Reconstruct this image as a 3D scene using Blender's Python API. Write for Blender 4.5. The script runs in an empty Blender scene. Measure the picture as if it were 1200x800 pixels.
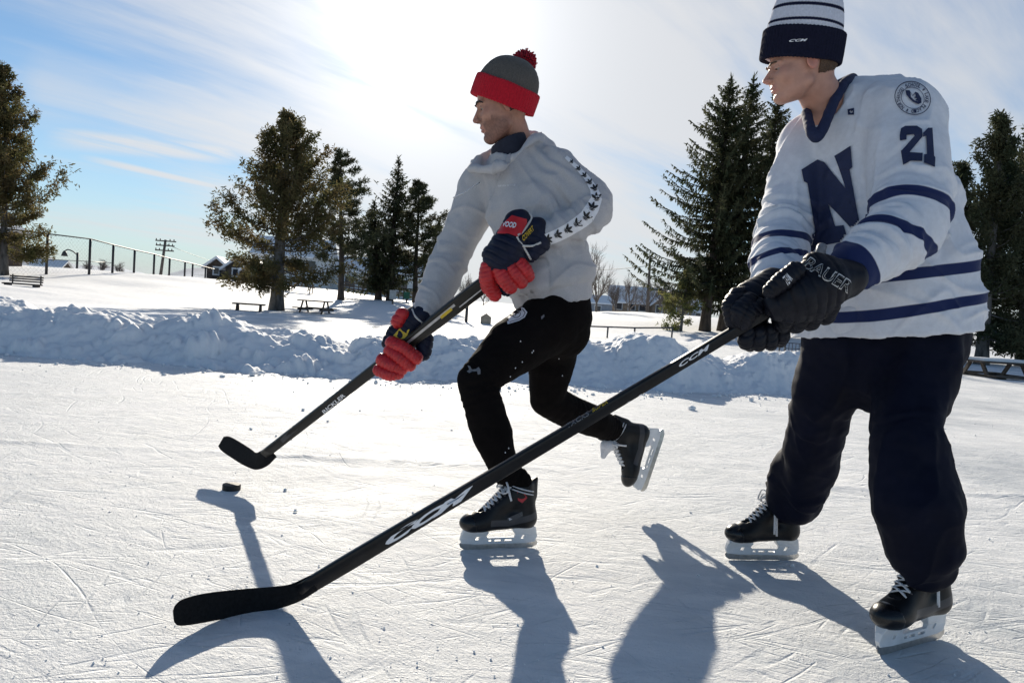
import bpy, bmesh, math, random
import numpy as np
from mathutils import Vector, Matrix, Euler
from mathutils.bvhtree import BVHTree

# ------------------------------------------------------------------ scene / camera
SC = bpy.context.scene
COL = SC.collection
FPX, CAMH = 867.0, 0.90                      # focal length in reference pixels (1200 wide), camera height
PITCH, ROLL = -math.atan(43.9 / 867), math.radians(4.0)
cp, sp = math.cos(PITCH), math.sin(PITCH)
FWD = np.array([0, cp, sp]); U0 = np.array([0, -sp, cp]); R0 = np.array([1.0, 0, 0])
RGT = R0 * math.cos(ROLL) + U0 * math.sin(ROLL)
UPV = -R0 * math.sin(ROLL) + U0 * math.cos(ROLL)
CAM = np.array([0, 0, CAMH])

def P(px, py, Z):
    """world point for a reading taken off the photograph at distance Z"""
    return CAM + Z * (FWD + (px - 600) / FPX * RGT - (py - 400) / FPX * UPV)

cam_d = bpy.data.cameras.new('camera'); cam = bpy.data.objects.new('camera', cam_d); COL.objects.link(cam)
cam_d.lens = 36 * FPX / 1200; cam_d.sensor_width = 36; cam_d.clip_start = 0.05; cam_d.clip_end = 20000
m = Matrix.Identity(4)
for i in range(3):
    m[i][0] = RGT[i]; m[i][1] = UPV[i]; m[i][2] = -FWD[i]; m[i][3] = CAM[i]
cam.matrix_world = m
SC.camera = cam

# ------------------------------------------------------------------ objects
ORG = {}
def mk(name, v, f, mat=None, parent=None, smooth=True, attr=None, org=None):
    """one mesh object; v in world space, stored relative to the origin of its thing"""
    v = np.asarray(v, dtype=np.float64).reshape(-1, 3)
    if org is None:
        org = ORG.get(parent.name, np.zeros(3)) if parent is not None else np.zeros(3)
    org = np.asarray(org, dtype=float)
    me = bpy.data.meshes.new(name)
    me.from_pydata((v - org).tolist(), [], f.tolist() if isinstance(f, np.ndarray) else [list(q) for q in f])
    me.validate()
    if smooth:
        me.polygons.foreach_set('use_smooth', [True] * len(me.polygons))
    if attr:
        for k, a in attr.items():
            at = me.attributes.new(k, 'FLOAT', 'POINT')
            at.data.foreach_set('value', np.asarray(a, dtype=np.float32))
    if mat is not None:
        me.materials.append(mat)
    o = bpy.data.objects.new(name, me); COL.objects.link(o)
    if parent is not None:
        o.parent = parent
    else:
        o.location = org.tolist()
    ORG[o.name] = org
    return o

def empty(name, loc):
    o = bpy.data.objects.new(name, None); COL.objects.link(o)
    o.location = [float(q) for q in loc]; o.empty_display_size = .1
    ORG[o.name] = np.asarray(loc, dtype=float)
    return o

def tag(o, label=None, cat=None, group=None, kind=None):
    if label: o['label'] = label
    if cat: o['category'] = cat
    if group: o['group'] = group
    if kind: o['kind'] = kind
    return o

class MB:
    """collects plain shapes into one mesh"""
    def __init__(s): s.v = []; s.f = []; s.n = 0
    def add(s, v, f):
        v = np.asarray(v, dtype=float).reshape(-1, 3)
        s.v.append(v); s.f += [[i + s.n for i in q] for q in f]; s.n += len(v); return s
    def box(s, c, h, R=None):
        c = np.asarray(c, float); h = np.asarray(h, float)
        q = np.array([[x, y, z] for x in (-1, 1) for y in (-1, 1) for z in (-1, 1)], float) * h
        if R is not None: q = q @ np.asarray(R).T
        return s.add(q + c, [[0, 1, 3, 2], [4, 6, 7, 5], [0, 4, 5, 1], [2, 3, 7, 6], [0, 2, 6, 4], [1, 5, 7, 3]])
    def beam(s, a, b, wx, wz, up=(0, 0, 1)):
        a = np.asarray(a, float); b = np.asarray(b, float); d = b - a; L = np.linalg.norm(d); d /= L
        up = np.asarray(up, float); x = np.cross(d, up)
        if np.linalg.norm(x) < 1e-5: x = np.cross(d, (1, 0, 0))
        x /= np.linalg.norm(x); z = np.cross(x, d)
        return s.box((a + b) / 2, (wx / 2, L / 2, wz / 2), np.stack([x, d, z], 1))
    def tube(s, pts, rad, n=8, cap=True):
        v, f = tube(pts, rad, n, cap); return s.add(v, f)
    def build(s, name, mat, parent=None, smooth=False, **k):
        return mk(name, np.concatenate(s.v), s.f, mat, parent, smooth, **k)

def frames(pts):
    pts = np.asarray(pts, float); n = len(pts)
    T = np.gradient(pts, axis=0); T /= np.linalg.norm(T, axis=1)[:, None] + 1e-12
    x = np.cross(T[0], (0, 0, 1.0))
    if np.linalg.norm(x) < .1: x = np.cross(T[0], (1.0, 0, 0))
    X = []
    for t in T:
        x = x - t * np.dot(x, t); x = x / (np.linalg.norm(x) + 1e-12); X.append(x)
    X = np.array(X); return T, X, np.cross(T, X)

def tube(pts, rad, n=8, cap=True, flat=1.0):
    pts = np.asarray(pts, float); m_ = len(pts)
    rad = np.full(m_, rad) if np.isscalar(rad) else np.asarray(rad, float)
    T, X, Y = frames(pts)
    a = np.arange(n) * 2 * math.pi / n
    v = (pts[:, None] + rad[:, None, None] * (np.cos(a)[None, :, None] * X[:, None] + flat * np.sin(a)[None, :, None] * Y[:, None])).reshape(-1, 3)
    f = []
    for i in range(m_ - 1):
        for j in range(n):
            f.append([i * n + j, i * n + (j + 1) % n, (i + 1) * n + (j + 1) % n, (i + 1) * n + j])
    if cap:
        f.append(list(range(n))[::-1]); f.append([(m_ - 1) * n + j for j in range(n)])
    return v, f

def spline(pts, n):
    """Catmull-Rom through pts, n samples per span"""
    pts = np.asarray(pts, float)
    q = np.concatenate([[2 * pts[0] - pts[1]], pts, [2 * pts[-1] - pts[-2]]])
    out = []
    for i in range(1, len(q) - 2):
        for k in range(n):
            t = k / n
            out.append(.5 * (2 * q[i] + (q[i + 1] - q[i - 1]) * t + (2 * q[i - 1] - 5 * q[i] + 4 * q[i + 1] - q[i + 2]) * t * t
                             + (3 * q[i] - q[i - 1] - 3 * q[i + 1] + q[i + 2]) * t ** 3))
    out.append(q[-2]); return np.array(out)

# ------------------------------------------------------------------ noise
def _hash(i, j, k, seed):
    h = (i.astype(np.int64) * 374761393 + j.astype(np.int64) * 668265263 + k.astype(np.int64) * 2147483647 + seed * 1274126177) & 0xffffffff
    h = ((h ^ (h >> 13)) * 1274126177) & 0xffffffff
    h = (h ^ (h >> 16)) & 0xffffffff
    return h.astype(np.float64) / 4294967295.0 * 2 - 1

def vnoise(p, freq=1.0, seed=0):
    p = np.asarray(p, float) * freq
    i = np.floor(p); fr = p - i; i = i.astype(np.int64); u = fr * fr * fr * (fr * (fr * 6 - 15) + 10)
    r = 0
    for a in (0, 1):
        for b in (0, 1):
            for c in (0, 1):
                w = (u[:, 0] if a else 1 - u[:, 0]) * (u[:, 1] if b else 1 - u[:, 1]) * (u[:, 2] if c else 1 - u[:, 2])
                r = r + w * _hash(i[:, 0] + a, i[:, 1] + b, i[:, 2] + c, seed)
    return r

def fbm(p, freq=1.0, oct=4, seed=0, gain=.5):
    s = 0; a = 1.0
    for o in range(oct):
        s = s + a * vnoise(p, freq, seed + o * 17); a *= gain; freq *= 2.03
    return s

def S(t):
    t = np.clip(t, 0, 1); return t * t * (3 - 2 * t)

# ------------------------------------------------------------------ implicit surfaces
def smin(a, b, k):
    h = np.clip(.5 + .5 * (b - a) / k, 0, 1)
    return b + (a - b) * h - k * h * (1 - h)
def smax(a, b, k): return -smin(-a, -b, k)
def rcone(p, a, b, ra, rb):
    a = np.asarray(a, float); b = np.asarray(b, float); d = b - a
    t = np.clip((p - a) @ d / max(1e-9, d @ d), 0, 1)
    return np.linalg.norm(p - a - t[:, None] * d, axis=1) - (ra + (rb - ra) * t)
def chain(p, pts, rad):
    r = None
    for i in range(len(pts) - 1):
        d = rcone(p, pts[i], pts[i + 1], rad[i], rad[i + 1]); r = d if r is None else np.minimum(r, d)
    return r
def ellip(p, c, ax, R=None):
    q = p - np.asarray(c, float)
    if R is not None: q = q @ np.asarray(R)
    ax = np.asarray(ax, float)
    k0 = np.linalg.norm(q / ax, axis=1); k1 = np.linalg.norm(q / ax ** 2, axis=1)
    return np.where(k0 < 1e-6, -ax.min(), k0 * (k0 - 1) / np.maximum(k1, 1e-9))
def rbox(p, c, h, r, R=None):
    q = p - np.asarray(c, float)
    if R is not None: q = q @ np.asarray(R)
    q = np.abs(q) - (np.asarray(h, float) - r)
    return np.linalg.norm(np.maximum(q, 0), axis=1) + np.minimum(q.max(1), 0) - r
def loft(p, C, U, A, B, endround=1.0):
    """tube of elliptical section: centres C, width axis U, half width A, half depth B"""
    C = np.asarray(C, float); out = None
    U = np.asarray(U, float)
    if U.ndim == 1: U = np.repeat(U[None], len(C), 0)
    for i in range(len(C) - 1):
        a, b = C[i], C[i + 1]; d = b - a; L2 = d @ d; tn = d / math.sqrt(L2)
        t = np.clip((p - a) @ d / L2, 0, 1)
        q = p - a - t[:, None] * d
        u = U[i] + (U[i + 1] - U[i]) * .5; u = u - tn * (u @ tn); u /= np.linalg.norm(u); w = np.cross(tn, u)
        aa = A[i] + (A[i + 1] - A[i]) * t; bb = B[i] + (B[i + 1] - B[i]) * t
        x = q @ u; y = q @ w; z = q @ tn
        e = np.sqrt((x / aa) ** 2 + (y / bb) ** 2 + (z / (np.minimum(aa, bb) * endround)) ** 2)
        g = (e - 1) * np.minimum(aa, bb)
        out = g if out is None else np.minimum(out, g)
    return out

EDG = [(0, 1), (2, 3), (4, 5), (6, 7), (0, 2), (1, 3), (4, 6), (5, 7), (0, 4), (1, 5), (2, 6), (3, 7)]
def nets(func, xs, ys, zs, smooth=1):
    """surface nets of func on a rectilinear grid, evaluated only near the surface"""
    def pad(a):
        a = np.asarray(a, float); k = (-len(a)) % 4
        return np.concatenate([a, a[-1] + (a[-1] - a[-2]) * np.arange(1, k + 1)]) if k else a
    xs, ys, zs = pad(xs), pad(ys), pad(zs)
    n = (len(xs), len(ys), len(zs)); nb = tuple(q // 4 for q in n)
    bx, by, bz = [(a.reshape(-1, 4)[:, 0] + a.reshape(-1, 4)[:, 3]) / 2 for a in (xs, ys, zs)]
    hx, hy, hz = [(a.reshape(-1, 4)[:, 3] - a.reshape(-1, 4)[:, 0]) / 2 * 1.4 for a in (xs, ys, zs)]
    Cn = np.stack(np.meshgrid(bx, by, bz, indexing='ij'), -1).reshape(-1, 3)
    rad = np.sqrt(hx[:, None, None] ** 2 + hy[None, :, None] ** 2 + hz[None, None, :] ** 2).ravel()
    fc = np.concatenate([func(Cn[i:i + 300000]) for i in range(0, len(Cn), 300000)])
    near = np.abs(fc) < rad * 1.6
    f = np.repeat(np.repeat(np.repeat(fc.reshape(nb), 4, 0), 4, 1), 4, 2).astype(np.float64)
    bi = np.argwhere(near.reshape(nb))
    off = np.stack(np.meshgrid(range(4), range(4), range(4), indexing='ij'), -1).reshape(-1, 3)
    ii = (bi[:, None] * 4 + off[None]).reshape(-1, 3)
    for s in range(0, len(ii), 300000):
        q = ii[s:s + 300000]
        f[q[:, 0], q[:, 1], q[:, 2]] = func(np.stack([xs[q[:, 0]], ys[q[:, 1]], zs[q[:, 2]]], 1))
    ins = f < 0
    cnt = sum(ins[a:n[0] - 1 + a, b:n[1] - 1 + b, c:n[2] - 1 + c].astype(np.int8) for a in (0, 1) for b in (0, 1) for c in (0, 1))
    act = (cnt > 0) & (cnt < 8)
    idx = np.argwhere(act)
    cid = np.full(act.shape, -1, np.int64); cid[act] = np.arange(len(idx))
    cor = [(a, b, c) for a in (0, 1) for b in (0, 1) for c in (0, 1)]
    fv = np.stack([f[idx[:, 0] + a, idx[:, 1] + b, idx[:, 2] + c] for a, b, c in cor], 1)
    pv = np.stack([np.stack([xs[idx[:, 0] + a], ys[idx[:, 1] + b], zs[idx[:, 2] + c]], 1) for a, b, c in cor], 1)
    acc = np.zeros((len(idx), 3)); w = np.zeros(len(idx))
    for a, b in EDG:
        fa, fb = fv[:, a], fv[:, b]; mk_ = (fa < 0) != (fb < 0)
        t = np.where(mk_, fa / np.where(mk_, fa - fb, 1), 0)[:, None]
        acc += np.where(mk_[:, None], pv[:, a] + (pv[:, b] - pv[:, a]) * t, 0); w += mk_
    V = acc / w[:, None]
    F_ = []
    for ax in range(3):
        o1, o2 = [(1, 2), (2, 0), (0, 1)][ax]
        sl0 = [slice(None)] * 3; sl1 = [slice(None)] * 3
        sl0[ax] = slice(0, n[ax] - 1); sl1[ax] = slice(1, n[ax])
        a = ins[tuple(sl0)]; b = ins[tuple(sl1)]
        e = np.argwhere(a != b)
        e = e[(e[:, o1] > 0) & (e[:, o2] > 0) & (e[:, o1] < n[o1] - 1) & (e[:, o2] < n[o2] - 1)]
        if len(e) == 0: continue
        flip = a[e[:, 0], e[:, 1], e[:, 2]]
        def cell(d1, d2):
            q = e.copy(); q[:, o1] += d1; q[:, o2] += d2; return cid[q[:, 0], q[:, 1], q[:, 2]]
        q = np.stack([cell(-1, -1), cell(0, -1), cell(0, 0), cell(-1, 0)], 1)
        q[~flip] = q[~flip][:, ::-1]
        F_.append(q[(q >= 0).all(1)])
    Fc = np.concatenate(F_)
    for _ in range(smooth): V = relax(V, Fc)
    return V, Fc

def relax(V, Fc, k=.5):
    acc = np.zeros_like(V); w = np.zeros(len(V))
    for a in range(4):
        i = Fc[:, a]; j = Fc[:, (a + 1) % 4]
        for c in range(3):
            acc[:, c] += np.bincount(i, V[j, c], len(V)) + np.bincount(j, V[i, c], len(V))
        w += np.bincount(i, minlength=len(V)) + np.bincount(j, minlength=len(V))
    return V + k * (acc / np.maximum(w, 1)[:, None] - V)

def vnormals(V, Fc):
    n = np.cross(V[Fc[:, 2]] - V[Fc[:, 0]], V[Fc[:, 3]] - V[Fc[:, 1]])
    N = np.zeros_like(V)
    for a in range(4):
        for c in range(3): N[:, c] += np.bincount(Fc[:, a], n[:, c], len(V))
    return N / (np.linalg.norm(N, axis=1)[:, None] + 1e-12)

def grid(lo, hi, h): return [np.arange(lo[i], hi[i] + h, h) for i in range(3)]
def bounds(pts, r):
    pts = np.asarray(pts, float); return pts.min(0) - r, pts.max(0) + r

# ------------------------------------------------------------------ materials
def nt(mat): return mat.node_tree.nodes, mat.node_tree.links
def N_(nodes, t, **k):
    n = nodes.new(t)
    for a, b in k.items():
        if a in n.inputs: n.inputs[a].default_value = b
        else: setattr(n, a, b)
    return n
def rgb(c): return (c[0], c[1], c[2], 1.0)

def material(name, col, rough=.7, var=.12, vscale=6.0, bump=0.0, bscale=60.0, bdist=.002, metal=0.0, spec=.5, sheen=0.0, col2=None,
             wave=None, sss=0.0, coat=0.0, masks=(), translucent=0.0, detail=4.0, stretch=None):
    """procedural surface: colour broken up by noise, fine relief; masks = (attribute, colour, softness)"""
    mt = bpy.data.materials.new(name); mt.use_nodes = True
    nd, lk = nt(mt); nd.clear()
    out = N_(nd, 'ShaderNodeOutputMaterial'); b = N_(nd, 'ShaderNodeBsdfPrincipled')
    b.inputs['Roughness'].default_value = rough; b.inputs['Metallic'].default_value = metal
    b.inputs['Specular IOR Level'].default_value = spec
    if sheen: b.inputs['Sheen Weight'].default_value = sheen
    if coat: b.inputs['Coat Weight'].default_value = coat; b.inputs['Coat Roughness'].default_value = .15
    if sss:
        b.inputs['Subsurface Weight'].default_value = sss; b.inputs['Subsurface Radius'].default_value = (.012, .005, .003)
        b.inputs['Subsurface Scale'].default_value = .6
    tc = N_(nd, 'ShaderNodeTexCoord'); src = tc.outputs['Object']
    if stretch is not None:
        mp = N_(nd, 'ShaderNodeMapping'); mp.inputs['Scale'].default_value = stretch
        lk.new(src, mp.inputs['Vector']); src = mp.outputs['Vector']
    nz = N_(nd, 'ShaderNodeTexNoise', Scale=vscale, Detail=detail, Roughness=.6); lk.new(src, nz.inputs['Vector'])
    rp = N_(nd, 'ShaderNodeMapRange'); rp.inputs['From Min'].default_value = .32; rp.inputs['From Max'].default_value = .68
    lk.new(nz.outputs['Fac'], rp.inputs['Value'])
    mx = N_(nd, 'ShaderNodeMix', data_type='RGBA')
    c2 = col2 if col2 is not None else [q * (1 - 2 * var) for q in col]
    c1 = col if col2 is not None else [min(1, q * (1 + var)) for q in col]
    mx.inputs[6].default_value = rgb(c1); mx.inputs[7].default_value = rgb(c2)
    lk.new(rp.outputs['Result'], mx.inputs[0])
    cout = mx.outputs[2]
    for an, mc, soft in masks:
        at = N_(nd, 'ShaderNodeAttribute'); at.attribute_name = an
        mr = N_(nd, 'ShaderNodeMapRange'); mr.inputs['From Min'].default_value = -soft; mr.inputs['From Max'].default_value = soft
        lk.new(at.outputs['Fac'], mr.inputs['Value'])
        m2 = N_(nd, 'ShaderNodeMix', data_type='RGBA'); m2.inputs[7].default_value = rgb(mc)
        lk.new(mr.outputs['Result'], m2.inputs[0]); lk.new(cout, m2.inputs[6]); cout = m2.outputs[2]
    lk.new(cout, b.inputs['Base Color'])
    if bump:
        bz = N_(nd, 'ShaderNodeTexNoise', Scale=bscale, Detail=3.0, Roughness=.6); lk.new(src, bz.inputs['Vector'])
        h = bz.outputs['Fac']
        if wave:
            wv = N_(nd, 'ShaderNodeTexWave', Scale=wave); lk.new(src, wv.inputs['Vector'])
            ad = N_(nd, 'ShaderNodeMath', operation='ADD'); lk.new(h, ad.inputs[0]); lk.new(wv.outputs['Fac'], ad.inputs[1]); h = ad.outputs[0]
        bp = N_(nd, 'ShaderNodeBump', Strength=bump, Distance=bdist); lk.new(h, bp.inputs['Height'])
        lk.new(bp.outputs['Normal'], b.inputs['Normal'])
    sh = b.outputs['BSDF']
    if translucent:
        tr = N_(nd, 'ShaderNodeBsdfTranslucent'); lk.new(cout, tr.inputs['Color'])
        ms = N_(nd, 'ShaderNodeMixShader'); ms.inputs[0].default_value = translucent
        lk.new(sh, ms.inputs[1]); lk.new(tr.outputs[0], ms.inputs[2]); sh = ms.outputs[0]
    lk.new(sh, out.inputs['Surface'])
    return mt

# ------------------------------------------------------------------ prints that lie on a surface
def bvh_of(*objs):
    V = []; Fa = []; n = 0
    for o in objs:
        og = ORG[o.name]
        V += [(v.co[0] + og[0], v.co[1] + og[1], v.co[2] + og[2]) for v in o.data.vertices]
        Fa += [[i + n for i in p.vertices] for p in o.data.polygons]; n = len(V)
    return BVHTree.FromPolygons(V, Fa)

def glyph2d(text, bold=.0, shear=0.0, spacing=1.0):
    """outlines of a line of lettering as a flat mesh, scaled to the box 0..1 x 0..1 (y up)"""
    cu = bpy.data.curves.new('lettering', 'FONT'); cu.body = text; cu.offset = bold; cu.shear = shear; cu.space_character = spacing
    cu.resolution_u = 3
    o = bpy.data.objects.new('lettering', cu); COL.objects.link(o)
    dg = bpy.context.evaluated_depsgraph_get(); dg.update()
    me = bpy.data.meshes.new_from_object(o.evaluated_get(dg))
    v = np.array([q.co[:2] for q in me.vertices]); f = [list(p.vertices) for p in me.polygons]
    bpy.data.objects.remove(o); bpy.data.curves.remove(cu); bpy.data.meshes.remove(me)
    lo, hi = v.min(0), v.max(0)
    return (v - lo) / (hi - lo), f

def quadmap(v, q):
    """unit box to the quad q = bottom-left, bottom-right, top-right, top-left (photo pixels)"""
    q = np.asarray(q, float); s = v[:, :1]; t = v[:, 1:]
    return (1 - s) * (1 - t) * q[0] + s * (1 - t) * q[1] + s * t * q[2] + (1 - s) * t * q[3]

def decal(name, v2, f, tree, mat, parent, off=.0015, step=None, maxgap=.03, label=None, skip=None):
    """lay a flat print (given in photo pixels) on a garment or shaft, following its surface"""
    v2 = np.asarray(v2, float)
    bm = bmesh.new(); vs = [bm.verts.new((a, b, 0)) for a, b in v2]
    for q in f:
        try: bm.faces.new([vs[i] for i in q])
        except ValueError: pass
    if step:
        lo, hi = v2.min(0), v2.max(0)
        for ax in (0, 1):
            c = lo[ax] + step
            while c < hi[ax]:
                co = [0, 0, 0]; co[ax] = c; no = [0, 0, 0]; no[ax] = 1
                bmesh.ops.bisect_plane(bm, geom=bm.verts[:] + bm.edges[:] + bm.faces[:], plane_co=co, plane_no=no); c += step
    bm.verts.ensure_lookup_table(); bm.verts.index_update()
    W_ = []; dist = []
    for v in bm.verts:
        d = P(v.co.x, v.co.y, 1.0) - CAM; dn = Vector(d).normalized()
        h = tree.ray_cast(Vector(CAM), dn)
        if h[0] is None: W_.append((0, 0, 0)); dist.append(None)
        else:
            nn = h[1] if h[1].dot(dn) < 0 else -h[1]
            W_.append(tuple(h[0] + nn * off * .6 - dn * off)); dist.append(h[3])
    bad = skip(np.array(W_)) if skip is not None else None
    fo = []
    for q in bm.faces:
        ii = [v.index for v in q.verts]
        dd = [dist[i] for i in ii]
        if bad is not None and any(bad[i] for i in ii): continue
        if any(x is None for x in dd) or max(dd) - min(dd) > maxgap: continue
        fo.append(ii)
    bm.free()
    used = sorted({i for q in fo for i in q}); mp_ = {i: k for k, i in enumerate(used)}
    if not fo: print('EMPTY DECAL', name); return None
    o = mk(name, [W_[i] for i in used], [[mp_[i] for i in q] for q in fo], mat, parent, True)
    if label: o['label'] = label
    return o

def poly2d(*loops):
    """filled 2-D polygon(s) given as point loops; later loops may be holes of the first"""
    cu = bpy.data.curves.new('outline', 'CURVE'); cu.dimensions = '2D'; cu.fill_mode = 'BOTH'
    for lp in loops:
        s = cu.splines.new('POLY'); s.points.add(len(lp) - 1)
        for i, q in enumerate(lp): s.points[i].co = (q[0], q[1], 0, 1)
        s.use_cyclic_u = True
    o = bpy.data.objects.new('outline', cu); COL.objects.link(o)
    dg = bpy.context.evaluated_depsgraph_get(); dg.update()
    me = bpy.data.meshes.new_from_object(o.evaluated_get(dg))
    v = np.array([q.co[:2] for q in me.vertices]); f = [list(p.vertices) for p in me.polygons]
    bpy.data.objects.remove(o); bpy.data.curves.remove(cu); bpy.data.meshes.remove(me)
    return v, f

def extrude2d(loops, half, bevel=.0):
    """solid plate: outline(s) in (x, z), thickness 2*half along y; local coordinates"""
    cu = bpy.data.curves.new('plate', 'CURVE'); cu.dimensions = '2D'; cu.fill_mode = 'BOTH'
    cu.extrude = half - bevel; cu.bevel_depth = bevel; cu.bevel_resolution = 1
    for lp in loops:
        s = cu.splines.new('POLY'); s.points.add(len(lp) - 1)
        for i, q in enumerate(lp): s.points[i].co = (q[0], q[1], 0, 1)
        s.use_cyclic_u = True
    o = bpy.data.objects.new('plate', cu); COL.objects.link(o)
    dg = bpy.context.evaluated_depsgraph_get(); dg.update()
    me = bpy.data.meshes.new_from_object(o.evaluated_get(dg))
    v = np.array([q.co[:] for q in me.vertices]); f = [list(p.vertices) for p in me.polygons]
    bpy.data.objects.remove(o); bpy.data.curves.remove(cu); bpy.data.meshes.remove(me)
    return np.stack([v[:, 0], -v[:, 2], v[:, 1]], 1), f
# ------------------------------------------------------------------ materials of clothing
NAVY = (.012, .018, .05); INK = (.010, .011, .016)
M_skin = material('skin', (.44, .245, .168), .5, .12, 45, .15, 260, .0008, sss=.12, spec=.35,
                  masks=(('stubble', (.105, .066, .050), .5), ('lip', (.40, .19, .145), .6), ('flush', (.42, .175, .125), .8)))
M_skin2 = material('fair_skin', (.50, .30, .215), .5, .09, 38, .15, 260, .0008, sss=.12, spec=.35,
                   masks=(('lip', (.50, .25, .20), .6), ('flush', (.55, .20, .15), .8)))
M_eye = material('eye_white', (.26, .23, .21), .15, .03, 40, masks=(('iris', (.035, .02, .012), .15),))
M_brow = material('dark_hair', (.018, .012, .009), .7, .3, 300, .5, 500, .001)
M_hair2 = material('brown_hair', (.10, .055, .03), .7, .3, 300, .5, 500, .001)
M_hoodie = material('grey_marl_fleece', (.44, .437, .45), .95, .05, 260, .35, 700, .0012, sheen=.15, spec=.15, detail=2)
M_print_w = material('white_print', (.78, .78, .80), .6, .03, 50)
M_print_b = material('black_print', (.012, .012, .014), .6, .1, 50)
M_print_n = material('navy_twill', NAVY, .75, .08, 200, .3, 900, .0006, col2=(.014, .022, .075))
M_print_g = material('grey_print', (.16, .16, .17), .6, .05, 50)
M_print_y = material('yellow_print', (.62, .42, .02), .55, .06, 50)
M_tights = material('black_stretch_knit', (.0075, .0062, .006), .95, .12, 8, .25, 900, .0008, spec=.06)
M_track = material('navy_nylon', (.0045, .006, .0165), .7, .15, 5, .2, 700, .0006, spec=.10)
M_jersey = material('white_jersey_mesh', (.66, .675, .72), .85, .03, 60, .35, 520, .0012, spec=.2, detail=2, sheen=.1,
                    masks=(('navy', (.012, .022, .085), .0012),))
M_collar = material('navy_rib', (.011, .018, .06), .85, .1, 90, .4, 600, .001)
M_knit_grey = material('charcoal_knit', (.105, .097, .088), .98, .12, 180, .6, 700, .002, sheen=.15, spec=.1)
M_knit_red = material('red_knit', (.46, .014, .028), .95, .12, 180, .6, 700, .002, sheen=.1, spec=.1)
M_knit_maroon = material('crimson_yarn', (.30, .012, .035), .95, .25, 120, .5, 500, .002)
M_knit_navy = material('dark_navy_knit', (.011, .012, .028), .95, .15, 180, .6, 700, .002, spec=.15)
M_knit_band = material('striped_knit', (.62, .63, .70), .95, .06, 180, .6, 700, .002, spec=.1, masks=(('navy', (.011, .013, .035), .0012),))
M_shirt = material('dark_base_layer', (.016, .019, .035), .9, .1, 80, .3, 700, .001)
M_glove_navy = material('navy_glove_leather', (.009, .012, .030), .55, .15, 30, .35, 260, .0012, spec=.2)
M_glove_red = material('red_glove_leather', (.50, .018, .022), .42, .1, 30, .35, 260, .0012, spec=.45)
M_glove_black = material('black_glove_leather', (.0065, .0075, .0135), .5, .2, 30, .4, 240, .0014, spec=.22)
M_glove_grey = material('worn_grey_leather', (.17, .17, .185), .5, .2, 60, .4, 260, .001)
M_piping = material('white_piping', (.55, .54, .52), .6, .06, 60)
M_boot = material('black_skate_boot', (.009, .009, .010), .4, .2, 40, .25, 300, .0008, spec=.28,
                  masks=(('panel', (.055, .055, .06), .0015),))
M_toe = material('glossy_toe_cap', (.008, .008, .009), .25, .15, 40, .1, 200, .0006, spec=.4)
M_holder = material('white_blade_holder', (.72, .73, .74), .35, .06, 18, .12, 120, .0006)
M_steel = material('skate_steel', (.55, .54, .52), .28, .1, 60, .1, 300, .0004, metal=1.0)
M_lace = material('white_lace', (.66, .66, .67), .85, .1, 200, .5, 900, .0008)
M_tongue = material('white_felt', (.62, .62, .65), .95, .06, 120, .5, 500, .001)
M_tongue_d = material('black_felt', (.02, .02, .023), .95, .1, 120, .5, 500, .001)
M_graphite = material('graphite', (.05, .05, .055), .4, .15, 60)
M_red_print = material('red_print', (.42, .02, .03), .5, .1, 50)

# ------------------------------------------------------------------ heads
def frame_of(fwd, up):
    f = np.asarray(fwd, float); f /= np.linalg.norm(f); u = np.asarray(up, float); u = u - f * (u @ f); u /= np.linalg.norm(u)
    return np.stack([f, np.cross(u, f), u], 1)        # columns: forward, left, up

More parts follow.
